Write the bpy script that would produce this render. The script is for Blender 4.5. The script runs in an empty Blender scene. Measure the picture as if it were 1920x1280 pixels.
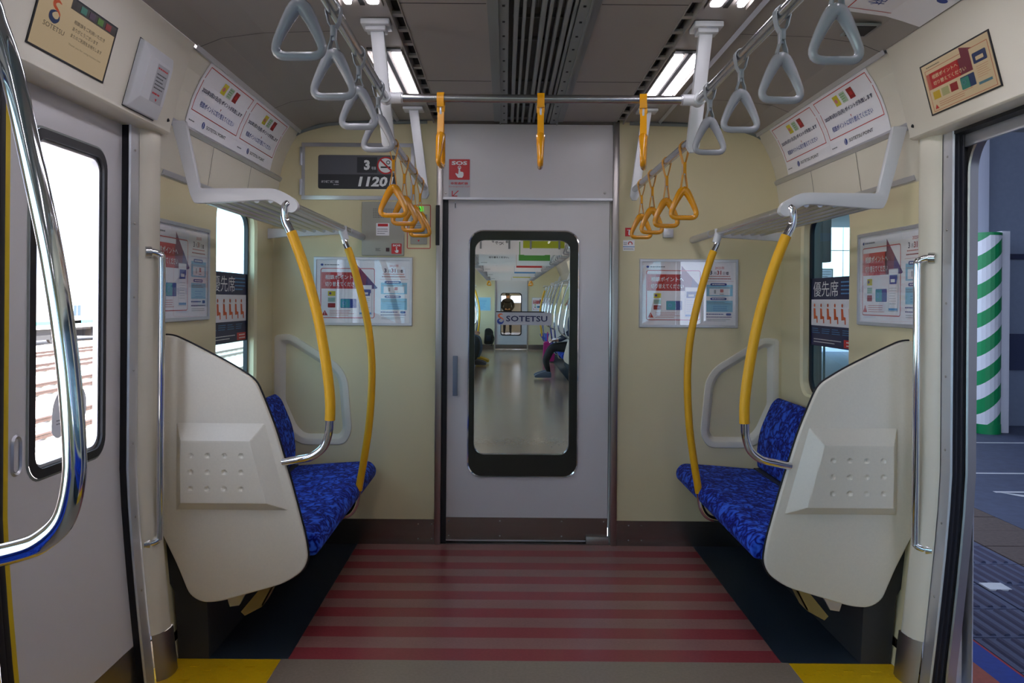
import bpy, bmesh, math, random
from mathutils import Vector, Matrix, geometry
random.seed(7)
S = bpy.context.scene
COL = S.collection
# ------------------------------------------------------------------ camera, sky, sun, exposure
ROLL = 0.0079
CX, CZ, FPX = -0.12, 1.33, 1500.0          # camera stands 12 cm left of the car's centre line
cam_d = bpy.data.cameras.new('camera')
cam = bpy.data.objects.new('camera', cam_d); COL.objects.link(cam)
cam_d.sensor_width = 36.0; cam_d.sensor_fit = 'HORIZONTAL'
cam_d.lens = 36.0 * FPX / 1920.0
cam_d.shift_x = 13.0 / 1920.0; cam_d.shift_y = -78.0 / 1920.0
cam_d.clip_start = 0.02; cam_d.clip_end = 400
cam.matrix_world = Matrix.Translation((CX, 0, CZ)) @ Matrix.Rotation(math.radians(90), 4, 'X') @ Matrix.Rotation(ROLL, 4, 'Z')
S.camera = cam
w = bpy.data.worlds.new('sky'); S.world = w; w.use_nodes = True
bg = w.node_tree.nodes['Background']
bg.inputs[0].default_value = (0.66, 0.77, 1.0, 1); bg.inputs[1].default_value = 5.0
sun_d = bpy.data.lights.new('sun', 'SUN'); sun_d.energy = 28.0; sun_d.angle = 0.01; sun_d.color = (1, .95, .87)
sun = bpy.data.objects.new('sun', sun_d); COL.objects.link(sun)
sun.rotation_euler = (math.radians(12), math.radians(42), 0)   # from the platform side, over the roof
sun.location = (10, 0, 12)
S.view_settings.view_transform = 'Standard'; S.view_settings.look = 'None'
S.view_settings.exposure = 0.15; S.view_settings.gamma = 1.0
S.view_settings.use_curve_mapping = False
LAMP = 13.0                                   # lamp tubes

# ------------------------------------------------------------------ helpers
def at(u, v, Y):
    du, dv = u - 947.0, v - 562.0
    return ((du + ROLL * dv) * Y / FPX + CX, CZ - (dv - ROLL * du) * Y / FPX)
def lin(c):
    return tuple((x / 12.92 if x <= 0.04045 else ((x + 0.055) / 1.055) ** 2.4) for x in c)
MATS = {}
def mat(name, rgb, rough=0.5, metal=0.0, bump=0.0, scale=40.0, var=0.0, emit=0.0, coat=0.0, stretch=None, spec=0.5):
    if name in MATS: return MATS[name]
    m = bpy.data.materials.new(name); m.use_nodes = True; N = m.node_tree.nodes; L = m.node_tree.links
    b = N['Principled BSDF']
    b.inputs['Base Color'].default_value = (*rgb, 1); b.inputs['Roughness'].default_value = rough
    b.inputs['Metallic'].default_value = metal; b.inputs['Specular IOR Level'].default_value = spec
    b.inputs['Coat Weight'].default_value = coat; b.inputs['Coat Roughness'].default_value = .08
    if emit:
        b.inputs['Emission Color'].default_value = (*rgb, 1); b.inputs['Emission Strength'].default_value = emit
    if bump or var:
        tc = N.new('ShaderNodeTexCoord'); mp = N.new('ShaderNodeMapping'); L.new(tc.outputs['Object'], mp.inputs[0])
        if stretch: mp.inputs['Scale'].default_value = stretch
        n = N.new('ShaderNodeTexNoise'); n.inputs['Scale'].default_value = scale; n.inputs['Detail'].default_value = 4
        L.new(mp.outputs[0], n.inputs['Vector'])
        if var:
            r = N.new('ShaderNodeMapRange'); r.inputs['From Min'].default_value = .3; r.inputs['From Max'].default_value = .7
            r.inputs['To Min'].default_value = 1 - var; r.inputs['To Max'].default_value = 1 + var
            L.new(n.outputs['Fac'], r.inputs['Value'])
            x = N.new('ShaderNodeVectorMath'); x.operation = 'SCALE'; x.inputs[0].default_value = rgb
            L.new(r.outputs[0], x.inputs['Scale']); L.new(x.outputs[0], b.inputs['Base Color'])
        if bump:
            bp = N.new('ShaderNodeBump'); bp.inputs['Strength'].default_value = bump; bp.inputs['Distance'].default_value = .002
            L.new(n.outputs['Fac'], bp.inputs['Height']); L.new(bp.outputs[0], b.inputs['Normal'])
    MATS[name] = m
    return m
def glass(name, tint, refl=1.0):
    if name in MATS: return MATS[name]
    m = bpy.data.materials.new(name); m.use_nodes = True; N = m.node_tree.nodes; L = m.node_tree.links
    N.remove(N['Principled BSDF']); o = N['Material Output']
    t = N.new('ShaderNodeBsdfTransparent'); t.inputs[0].default_value = (*tint, 1)
    g = N.new('ShaderNodeBsdfGlossy'); g.inputs['Roughness'].default_value = 0.0
    gm = N.new('ShaderNodeNewGeometry'); dt = N.new('ShaderNodeVectorMath'); dt.operation = 'DOT_PRODUCT'
    L.new(gm.outputs['Normal'], dt.inputs[0]); L.new(gm.outputs['Incoming'], dt.inputs[1])
    def M(op, a, b_=None):
        q = N.new('ShaderNodeMath'); q.operation = op
        for i, v_ in enumerate((a, b_)):
            if v_ is None: continue
            if isinstance(v_, (int, float)): q.inputs[i].default_value = v_
            else: L.new(v_, q.inputs[i])
        return q.outputs[0]
    k = M('MULTIPLY', M('ADD', M('MULTIPLY', M('POWER', M('SUBTRACT', 1.0, M('ABSOLUTE', dt.outputs['Value'])), 5.0), .92), .075), refl)
    x = N.new('ShaderNodeMixShader'); L.new(k, x.inputs[0]); L.new(t.outputs[0], x.inputs[1]); L.new(g.outputs[0], x.inputs[2])
    L.new(x.outputs[0], o.inputs[0]); MATS[name] = m
    return m

class MB:
    def __init__(s): s.v = []; s.f = []; s.m = []
    def add(s, vs, fs, mi=0):
        k = len(s.v); s.v += [tuple(p) for p in vs]; s.f += [[i + k for i in f] for f in fs]; s.m += [mi] * len(fs); return s
    def box(s, x0, x1, y0, y1, z0, z1, mi=0):
        x0, x1 = sorted((x0, x1)); y0, y1 = sorted((y0, y1)); z0, z1 = sorted((z0, z1))
        return s.add([(x, y, z) for x in (x0, x1) for y in (y0, y1) for z in (z0, z1)],
                     [(0, 1, 3, 2), (4, 6, 7, 5), (0, 4, 5, 1), (2, 3, 7, 6), (0, 2, 6, 4), (1, 5, 7, 3)], mi)
    def tube(s, path, r, n=10, mi=0, closed=False, caps=True):
        P = [Vector(p) for p in path]; m = len(P); R = r if isinstance(r, (list, tuple)) else [r] * m
        T = []
        for i in range(m):
            a = P[(i - 1) % m] if (closed or i) else P[0]; b = P[(i + 1) % m] if (closed or i < m - 1) else P[-1]
            T.append((b - a).normalized())
        ref = Vector((0, 0, 1)) if abs(T[0].z) < .9 else Vector((0, 1, 0))
        nrm = (ref - T[0] * ref.dot(T[0])).normalized(); vs = []
        for i in range(m):
            nrm = (nrm - T[i] * nrm.dot(T[i])).normalized(); bi = T[i].cross(nrm)
            for j in range(n):
                a = 2 * math.pi * j / n; vs.append(P[i] + (nrm * math.cos(a) + bi * math.sin(a)) * R[i])
        fs = []
        for i in range(m if closed else m - 1):
            for j in range(n):
                a = i * n + j; b = i * n + (j + 1) % n; c = ((i + 1) % m) * n + (j + 1) % n; d = ((i + 1) % m) * n + j
                fs.append((a, b, c, d))
        if not closed and caps: fs.append(tuple(range(n))[::-1]); fs.append(tuple((m - 1) * n + j for j in range(n)))
        return s.add(vs, fs, mi)
    def prism(s, outline, fn, t0, t1, mi=0, side=None):
        n = len(outline); vs = [fn(a, b, t0) for a, b in outline] + [fn(a, b, t1) for a, b in outline]
        s.add(vs, [tuple(range(n)), tuple(range(2 * n - 1, n - 1, -1))], mi)
        k = len(s.v) - 2 * n
        for i in range(n): j = (i + 1) % n; s.f.append([k + i, k + j, k + n + j, k + n + i]); s.m.append(mi if side is None else side)
        return s
    def rings(s, loops, mi=0, closed=True):   # loops: list of equally long vertex loops
        n = len(loops[0]); vs = [p for l in loops for p in l]; fs = []
        for i in range(len(loops) - 1):
            for j in range(n if closed else n - 1):
                k = (j + 1) % n; fs.append((i * n + j, i * n + k, (i + 1) * n + k, (i + 1) * n + j))
        return s.add(vs, fs, mi)
    def face(s, vs, mi=0): return s.add(vs, [tuple(range(len(vs)))], mi)
    def holed(s, outer, holes, fn, mi=0):     # flat polygon with holes
        loops = [[Vector((a, b, 0)) for a, b in outer]] + [[Vector((a, b, 0)) for a, b in h] for h in holes]
        tris = geometry.tessellate_polygon(loops); pts = [p for l in loops for p in l]
        return s.add([fn(p.x, p.y) for p in pts], [tuple(t) for t in tris], mi)
    def ball(s, c, r, mi=0, n=8, k=5, sc=(1, 1, 1)):
        loops = []
        for i in range(k + 1):
            a = math.pi * (i / k); rr = max(math.sin(a), .02)
            loops.append([(c[0] + r * sc[0] * rr * math.cos(2 * math.pi * j / n), c[1] + r * sc[1] * rr * math.sin(2 * math.pi * j / n), c[2] + r * sc[2] * math.cos(a)) for j in range(n)])
        return s.rings(loops, mi)
    def build(s, name, mats, parent=None, bevel=0.0, seg=2, sharp=35, fix=True):
        me = bpy.data.meshes.new(name); me.from_pydata(s.v, [], s.f); me.validate()
        if not isinstance(mats, (list, tuple)): mats = [mats]
        for x in mats: me.materials.append(x)
        if len(me.polygons) == len(s.m): me.polygons.foreach_set('material_index', s.m)
        if bevel or fix:
            b = bmesh.new(); b.from_mesh(me)
            if fix: bmesh.ops.recalc_face_normals(b, faces=b.faces)
            if bevel:
                e = [e for e in b.edges if len(e.link_faces) == 2 and e.calc_face_angle(0) > .6]
                bmesh.ops.bevel(b, geom=e, offset=bevel, segments=seg, affect='EDGES', profile=.5, clamp_overlap=True)
            b.to_mesh(me); b.free()
        me.polygons.foreach_set('use_smooth', [True] * len(me.polygons)); me.set_sharp_from_angle(angle=math.radians(sharp)); me.update()
        o = bpy.data.objects.new(name, me); COL.objects.link(o)
        if parent is not None: o.parent = parent
        return o
def thing(name, label, cat, loc=(0, 0, 0), rz=0.0, group=None):
    o = bpy.data.objects.new(name, None); COL.objects.link(o); o.location = loc; o.rotation_euler = (0, 0, rz)
    o.empty_display_size = .05; o['label'] = label; o['category'] = cat
    if group: o['group'] = group
    return o
def tag(o, label, cat, group=None):
    o['label'] = label; o['category'] = cat
    if group: o['group'] = group
    return o
def lab(o, label): o['label'] = label; return o
def struct(o): o['kind'] = 'structure'; return o
def sempty(name):
    o = bpy.data.objects.new(name, None); COL.objects.link(o); o['kind'] = 'structure'; return o
def dup(root, loc, rz=None, label=None, group=None):
    r = root.copy(); COL.objects.link(r); r.location = loc
    if rz is not None: r.rotation_euler = (0, 0, rz)
    if label: r['label'] = label
    if group: r['group'] = group
    for ch in list(root.children):
        c = ch.copy(); COL.objects.link(c); c.parent = r
        for g in list(ch.children):
            d = g.copy(); COL.objects.link(d); d.parent = c
    return r
def rrect(x0, x1, z0, z1, r, k=5):
    out = []
    for cx, cz, a0 in ((x1 - r, z1 - r, 0), (x0 + r, z1 - r, 90), (x0 + r, z0 + r, 180), (x1 - r, z0 + r, 270)):
        for i in range(k + 1):
            a = math.radians(a0 + 90 * i / k); out.append((cx + r * math.cos(a), cz + r * math.sin(a)))
    return out
def rpoly(pts, r, k=5):
    n = len(pts); out = []
    for i in range(n):
        p = Vector(pts[i]); a = Vector(pts[i - 1]) - p; b = Vector(pts[(i + 1) % n]) - p
        rr = r[i] if isinstance(r, (list, tuple)) else r
        if rr <= 0: out.append(tuple(p)); continue
        d = min(rr, a.length * .48, b.length * .48); A = p + a.normalized() * d; B = p + b.normalized() * d
        for j in range(k + 1):
            t = j / k; q = A * (1 - t) ** 2 + p * 2 * t * (1 - t) + B * t * t; out.append((q.x, q.y))
    return out
def spline(pts, n=8):
    P = [Vector(p) for p in pts]; P = [P[0] * 2 - P[1]] + P + [P[-1] * 2 - P[-2]]; out = []
    for i in range(1, len(P) - 2):
        for j in range(n):
            t = j / n; a, b, c, d = P[i - 1:i + 3]
            out.append(0.5 * ((2 * b) + (c - a) * t + (2 * a - 5 * b + 4 * c - d) * t * t + (3 * b - a - 3 * c + d) * t ** 3))
    out.append(P[-2]); return out

# ---- flat print: rectangles, outlines and lettering laid in thin layers
_txt = {}
def text_mesh(s, bold=0.0):
    if (s, bold) in _txt: return _txt[(s, bold)]
    cu = bpy.data.curves.new('lettering', 'FONT'); cu.body = s; cu.size = 1.0; cu.resolution_u = 2; cu.offset = bold
    ob = bpy.data.objects.new('lettering', cu); COL.objects.link(ob)
    dg = bpy.context.evaluated_depsgraph_get(); dg.update(); me = bpy.data.meshes.new_from_object(ob.evaluated_get(dg))
    vs = [(v.co.x, v.co.y) for v in me.vertices]; fs = [tuple(p.vertices) for p in me.polygons]
    bpy.data.objects.remove(ob); bpy.data.curves.remove(cu); bpy.data.meshes.remove(me)
    if not vs: vs = [(0, 0), (1, 0), (0, 1)]; fs = []
    x0 = min(v[0] for v in vs); x1 = max(v[0] for v in vs); y0 = min(v[1] for v in vs); y1 = max(v[1] for v in vs)
    w_ = max(x1 - x0, 1e-6); h_ = max(y1 - y0, 1e-6)
    r = ([((x - x0) / w_, (y - y0) / h_) for x, y in vs], fs, w_ / h_); _txt[(s, bold)] = r
    return r
INK = {}
def ink(name, rgb, **k):
    INK[name] = mat('ink_' + name, lin(rgb), rough=k.pop('rough', .45), **k); return name
for n_, c_ in dict(white=(.93, .93, .93), paper=(.97, .96, .97), red=(.78, .16, .18), darkred=(.62, .1, .13), blue=(.13, .25, .58), navy=(.12, .13, .3),
                   black=(.07, .07, .08), grey=(.45, .46, .48), plate=(.36, .36, .385), dark=(.2, .2, .22), yellow=(.86, .8, .2), green=(.35, .65, .25), teal=(.2, .62, .68),
                   orange=(.87, .38, .16), cyan=(.55, .78, .88), palegreen=(.74, .82, .72), purple=(.33, .25, .5), lightgrey=(.7, .7, .72), palered=(.8, .45, .45),
                   lime=(.72, .76, .15), plum=(.5, .18, .33), skyblue=(.35, .6, .82), pink=(.85, .5, .5)).items(): ink(n_, c_)
class Print:
    """x to the right, z up, 0..w, 0..h ; layers stack towards the viewer."""
    def __init__(s): s.mb = MB(); s.names = []; s.k = 0
    def mi(s, c):
        if c not in s.names: s.names.append(c)
        return s.names.index(c)
    def poly(s, pts, c, l=1): s.mb.face([(x, l, z) for x, z in pts], s.mi(c)); return s
    def rect(s, x0, z0, x1, z1, c, l=1, nz=1, r=0):
        if r: return s.poly(rrect(x0, x1, z0, z1, r, 4), c, l)
        for i in range(nz):
            a = z0 + (z1 - z0) * i / nz; b = z0 + (z1 - z0) * (i + 1) / nz
            s.poly([(x0, a), (x1, a), (x1, b), (x0, b)], c, l)
        return s
    def frame(s, x0, z0, x1, z1, t, c, l=2, nz=6, r=0):
        if r:
            a = rrect(x0, x1, z0, z1, r, 4); b = rrect(x0 + t, x1 - t, z0 + t, z1 - t, max(r - t, .0005), 4)
            s.mb.rings([[(x, l, z) for x, z in a], [(x, l, z) for x, z in b]], s.mi(c)); return s
        s.rect(x0, z0, x1, z0 + t, c, l); s.rect(x0, z1 - t, x1, z1, c, l)
        s.rect(x0, z0 + t, x0 + t, z1 - t, c, l, nz); s.rect(x1 - t, z0 + t, x1, z1 - t, c, l, nz); return s
    def text(s, t, x, z, h, c, l=3, wmax=None, bold=.0, slant=0.0, w=None, center=False):
        vs, fs, asp = text_mesh(t, bold); W = w or h * asp
        if wmax and W > wmax: W = wmax
        if center: x -= W / 2
        s.mb.add([(x + a * W + slant * b * h, l, z + b * h) for a, b in vs], fs, s.mi(c)); return s
    def lines(s, x0, x1, z0, z1, n, c, l=3, fill=.35, seed=1):       # rows of print too small to read
        rd = random.Random(seed)
        for i in range(n):
            zc = z1 - (z1 - z0) * (i + .5) / n; hh = (z1 - z0) / n * fill / 2; x = x0; xe = x1 - rd.random() * (x1 - x0) * .3
            while x < xe:
                wd = (z1 - z0) / n * fill * (1 + rd.random() * 1.5); s.rect(x, zc - hh, min(x + wd, xe), zc + hh, c, l); x += wd * 1.22
        return s
    def disc(s, cx, cz, r, c, l=3, n=20, sx=1): return s.poly([(cx + sx * r * math.cos(2 * math.pi * i / n), cz + r * math.sin(2 * math.pi * i / n)) for i in range(n)], c, l)
    def ring(s, cx, cz, r, t, c, l=3, n=24):
        s.mb.rings([[(cx + q * math.cos(2 * math.pi * i / n), l, cz + q * math.sin(2 * math.pi * i / n)) for i in range(n)] for q in (r, r - t)], s.mi(c)); return s
    def build(s, name, parent, fn, mats=None):
        b = MB(); b.v = [tuple(fn(x, z, l)) for x, l, z in s.mb.v]; b.f = s.mb.f; b.m = s.mb.m
        M = [(mats or INK).get(c) or INK[c] for c in s.names]
        return b.build(name, M, parent, fix=False)
EPS = .0006
def flat(x0, z0, y=0.0):                       # print standing in a plane facing -y
    return lambda x, z, l: (x0 + x, y - EPS * l, z0 + z)

# ------------------------------------------------------------------ materials
cream = mat('cream_panel', lin((.87, .82, .66)), .38, bump=.05, scale=300)
cream2 = mat('ivory_panel', lin((.88, .85, .78)), .36, bump=.05, scale=300)
grp = mat('moulded_ivory', lin((.90, .865, .80)), .3, bump=.04, scale=150, var=.02)
doorpaint = mat('grey_white_paint', lin((.83, .815, .82)), .33, bump=.03, scale=200)
white_p = mat('white_plastic', lin((.84, .84, .85)), .35)
ceil_m = mat('ceiling_grey_white', lin((.62, .59, .56)), .5, bump=.06, scale=250)
steel = mat('brushed_steel', (.44, .41, .39), .32, 1.0, bump=.12, scale=60, stretch=(1, 1, 40))
steelh = mat('brushed_steel_horizontal', (.27, .235, .22), .25, 1.0, bump=.10, scale=60, var=.15, stretch=(.6, .6, 30))
alu = mat('anodised_aluminium', (.62, .62, .66), .35, .75)
chrome = mat('polished_chrome', (.75, .75, .78), .07, 1.0)
satin = mat('satin_tube', (.58, .58, .58), .25, 1.0)
yellow = mat('yellow_rubber', lin((.93, .69, .06)), .42, bump=.35, scale=420)
ystrap = mat('yellow_strap', lin((.90, .62, .05)), .33)
yhandle = mat('amber_handle', lin((.90, .60, .06)), .22, coat=.4)
ghandle = mat('grey_handle', lin((.62, .62, .64)), .22, coat=.4)
gstrap = mat('grey_strap', lin((.58, .60, .62)), .5)
black = mat('black_rubber', (.006, .006, .01), .5)
dark = mat('dark_void', (.012, .012, .013), .7)
duct_m = mat('duct_grey', lin((.52, .54, .53)), .5)
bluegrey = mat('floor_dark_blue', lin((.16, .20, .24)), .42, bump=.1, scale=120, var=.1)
beige_f = mat('floor_beige', lin((.56, .505, .445)), .24, bump=.08, scale=90, var=.06)
red_f = mat('floor_red', lin((.58, .25, .27)), .24, bump=.08, scale=90, var=.06)
rose_f = mat('floor_rose', lin((.60, .42, .40)), .24, bump=.08, scale=90, var=.06)
yfloor = mat('floor_yellow', lin((.84, .67, .03)), .45, bump=.1, scale=80, var=.05)
lamp_m = mat('lamp_tube', (.93, .90, 1.0), .4, emit=LAMP)
tan = mat('tan_bracket', lin((.62, .52, .30)), .5)
def film(name, rgb):      # thin translucent sticker material
    m = mat(name, lin(rgb), .5); N = m.node_tree.nodes; L = m.node_tree.links; t = N.new('ShaderNodeBsdfTranslucent'); t.inputs[0].default_value = (*[c * .55 for c in lin(rgb)], 1)
    x = N.new('ShaderNodeMixShader'); x.inputs[0].default_value = .10; L.new(N['Principled BSDF'].outputs[0], x.inputs[1]); L.new(t.outputs[0], x.inputs[2]); L.new(x.outputs[0], N['Material Output'].inputs[0]); return m
FILM = {c: film('film_' + c, v) for c, v in dict(lightgrey=(.8, .8, .82), orange=(.87, .3, .14), grey=(.4, .4, .42)).items()}
clear = glass('door_glass', (.93, .95, .95))
teal_g = glass('teal_window_glass', (.50, .80, .84), 1.0)
gw_glass = glass('gangway_glass', (.92, .91, .89), .35)
def fabric():
    m = bpy.data.materials.new('blue_moquette'); m.use_nodes = True; N = m.node_tree.nodes; L = m.node_tree.links; b = N['Principled BSDF']
    tc = N.new('ShaderNodeTexCoord'); n = N.new('ShaderNodeTexNoise'); n.inputs['Scale'].default_value = 16; n.inputs['Detail'].default_value = 2
    L.new(tc.outputs['Object'], n.inputs['Vector'])
    mx = N.new('ShaderNodeVectorMath'); mx.operation = 'MULTIPLY_ADD'; mx.inputs[1].default_value = (.16, .16, .16)
    L.new(n.outputs['Color'], mx.inputs[0]); L.new(tc.outputs['Object'], mx.inputs[2])
    v = N.new('ShaderNodeTexVoronoi'); v.feature = 'DISTANCE_TO_EDGE'; v.inputs['Scale'].default_value = 15
    mp = N.new('ShaderNodeMapping'); mp.inputs['Scale'].default_value = (1.9, .6, 1.2); L.new(mx.outputs[0], mp.inputs[0]); L.new(mp.outputs[0], v.inputs['Vector'])
    r = N.new('ShaderNodeValToRGB'); r.color_ramp.elements[0].position = .03; r.color_ramp.elements[0].color = (*lin((.02, .04, .38)), 1)
    r.color_ramp.elements[1].position = .30; r.color_ramp.elements[1].color = (*lin((.20, .40, .88)), 1)
    e = r.color_ramp.elements.new(.08); e.color = (*lin((.07, .15, .60)), 1)
    L.new(v.outputs['Distance'], r.inputs[0]); L.new(r.outputs[0], b.inputs['Base Color'])
    b.inputs['Specular IOR Level'].default_value = .2; b.inputs['Roughness'].default_value = .85; b.inputs['Sheen Weight'].default_value = .03
    bp = N.new('ShaderNodeBump'); bp.inputs['Strength'].default_value = .3; bp.inputs['Distance'].default_value = .003
    n2 = N.new('ShaderNodeTexNoise'); n2.inputs['Scale'].default_value = 400; L.new(tc.outputs['Object'], n2.inputs['Vector'])
    L.new(n2.outputs[0], bp.inputs['Height']); L.new(bp.outputs[0], b.inputs['Normal']); return m
moquette = fabric()
# ================================================================== THE CAR: shell
YE = 4.35                       # inner face of the end wall
HW = 1.385                      # half width at the side walls
YB = -7.2                       # how far the car is built behind the camera
ZC = 2.30
def tuck(z): return -.07 * ((.75 - z) / .75) ** 1.3 if z < .75 else 0.0
PROF = [(0, ZC), (.72, ZC), (1.0, 2.29), (1.15, 2.27), (1.235, 2.235)]
COVE = [(1.245, 2.23), (1.285, 2.17), (1.318, 2.10), (1.338, 2.04), (1.35, 1.985)]
def loft(prof, y0, y1, sgn, mb, mi=0, ny=1):
    for i in range(len(prof) - 1):
        (a, b), (c, d) = prof[i], prof[i + 1]
        for k in range(ny):
            p = y0 + (y1 - y0) * k / ny; q = y0 + (y1 - y0) * (k + 1) / ny
            mb.add([(sgn * a, p, b), (sgn * c, p, d), (sgn * c, q, d), (sgn * a, q, b)], [(0, 1, 2, 3)], mi)
# ---- floor
fl = sempty('floor')
MB().box(-.92, .92, YB, 2.95, -.05, 0).build('floor_sheet', beige_f, fl)
m = MB()
y = 2.95; k = 0
while y < YE + .02:
    y1 = min(y + .1, YE + .3); m.box(-.91, .91, y, y1, -.05, 0, k % 2); y = y1; k += 1
lab(m.build('striped_sheet', [red_f, rose_f], fl), 'floor sheet in crosswise dark red and rose stripes')
for sg in (-1, 1):
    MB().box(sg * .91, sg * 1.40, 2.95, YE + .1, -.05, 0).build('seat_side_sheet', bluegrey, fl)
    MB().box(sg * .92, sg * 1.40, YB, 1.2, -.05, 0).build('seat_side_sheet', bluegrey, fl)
    yt = MB().box(sg * .935, sg * 1.45, 1.2, 2.945, -.05, .001)
    # raised anti-slip dashes of the yellow tile
    for i in range(17):
        for j in range(9):
            x = .96 + j * .05; yy = 1.25 + i * .1 + (j % 2) * .03
            if x < 1.40: yt.box(sg * x, sg * (x + .035), yy, yy + .012, .001, .0035)
    lab(yt.build('warning_tile', yfloor, fl), 'yellow anti-slip floor tile along the doorway')
MB().box(-.92, -.935, 1.2, 2.95, -.05, 0).box(.92, .935, 1.2, 2.95, -.05, 0).build('tile_edge', beige_f, fl)

# ---- ceiling
ce = sempty('ceiling')
m = MB()
for sg in (-1, 1):
    loft([(.185, ZC), (.478, ZC)], YB, YE, sg, m)
    loft([(.515, ZC), (.70, ZC)], YB, YE, sg, m)
    loft([(.70, ZC), (.72, ZC)] + PROF[2:], YB, YE, sg, m)
m.build('ceiling_panel', ceil_m, ce, fix=False)
m = MB()                                            # seams between the ceiling panels
for yy in (2.62, 3.55):
    for sg in (-1, 1):
        m.box(sg * .19, sg * .478, yy, yy + .003, ZC - .001, ZC + .004)
        pr = [(.70, ZC - .001), (1.0, 2.289), (1.15, 2.269), (1.24, 2.233)]
        loft([(a, b - .0012) for a, b in pr], yy + .27, yy + .274, sg, m)
m.build('panel_seam', black, ce, fix=False)
for sg in (-1, 1):                                  # dashed return-air slit beside each lamp trough
    m = MB().box(sg * .478, sg * .515, YB, YE, ZC + .03, ZC + .035)
    m.box(sg * .474, sg * .478, YB, YE, ZC - .004, ZC + .03, 1).box(sg * .512, sg * .518, YB, YE, ZC - .012, ZC + .03, 1)
    m.build('air_slit', [dark, ceil_m], ce)
    m = MB(); yy = YB
    while yy < YE: m.box(sg * .478, sg * .512, yy, yy + .03, ZC - .001, ZC + .01); yy += .155
    m.build('slit_bridge', ceil_m, ce)
    m = MB()                                        # angled trough walls round the tubes
    for (a, b) in ((1.3, 2.63), (3.12, 3.88)):
        m.box(sg * .526, sg * .532, a, b, ZC - .012, ZC).box(sg * .588, sg * .604, a, b, ZC - .006, ZC, 1).box(sg * .664, sg * .670, a, b, ZC - .012, ZC).box(sg * .532, sg * .664, a - .03, a, ZC - .004, ZC, 1)
    m.build('lamp_trough', [ceil_m, dark], ce)
    loft_m = MB(); loft([(.70, ZC - .002), (.712, ZC - .014), (.722, ZC - .002)], YB, YE, sg, loft_m)
    loft_m.build('trough_rail', alu, ce, fix=False)
# central duct with lengthwise louvres
m = MB().box(-.185, .185, YB, YE, ZC + .024, ZC + .03)
m.build('duct_bed', mat('duct_shadow', lin((.40, .41, .40)), .7), ce)
m = MB()
for yy in (2.25, 2.45, 2.78, 3.02, 3.6, 4.05): m.box(-.10, .12, yy, yy + .006, ZC + .012, ZC + .022)
for j in range(30): m.box(-.095 + j * .007, -.092 + j * .007, 2.62, 2.70, ZC + .018, ZC + .023)
m.build('duct_cross_bar', duct_m, ce)
for j, x in enumerate((-.098, -.068, -.04, -.006, .02, .048, .075, .10)):
    wd = .012 if j % 3 else .017
    MB().box(x, x + wd, YB, YE, ZC - .006, ZC + .022).build('duct_louvre', duct_m, ce, bevel=.002)
for sg in (-1, 1):
    m = MB().box(sg * .115, sg * .15, YB, YE, ZC - .012, ZC + .01).box(sg * .155, sg * .187, YB, YE, ZC - .003, ZC + .012).box(sg * .15, sg * .157, YB, YE, ZC - .02, ZC)
    for i in range(30): m.box(sg * .128, sg * .137, 2.0 + i * .15, 2.012 + i * .15, ZC - .014, ZC - .010, 1)
    m.build('duct_side_rail', [duct_m, dark], ce)
# cove panels that carry the advertisements, and the panel below them
for sg, nm in ((-1, 'left'), (1, 'right')):
    cv = sempty('trim_%d' % (1 if sg < 0 else 2))
    for (a, b) in ((2.87, YE), (YB, 1.25)):
        m = MB(); loft(COVE, a, b, sg, m); m.build('cove_panel', cream2, cv, fix=False)
        m = MB(); loft([(1.35, 1.965), (1.375, 1.80), (1.385, 1.775)], a, b, sg, m); m.build('lower_cove_panel', cream2, cv, fix=False)
        m = MB()
        for k in range(1, 3):
            yy = a + (b - a) * k / 3; loft([(1.349, 1.965), (1.374, 1.80)], yy, yy + .003, sg, m)
        m.build('panel_seam', dark, cv, fix=False)
        m = MB(); loft([(1.228, 2.238), (1.236, 2.222), (1.252, 2.226)], a, b, sg, m); loft([(1.345, 1.99), (1.338, 1.978), (1.346, 1.962), (1.353, 1.962)], a, b, sg, m)
        m.build('poster_rail', alu, cv, fix=False)
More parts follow.
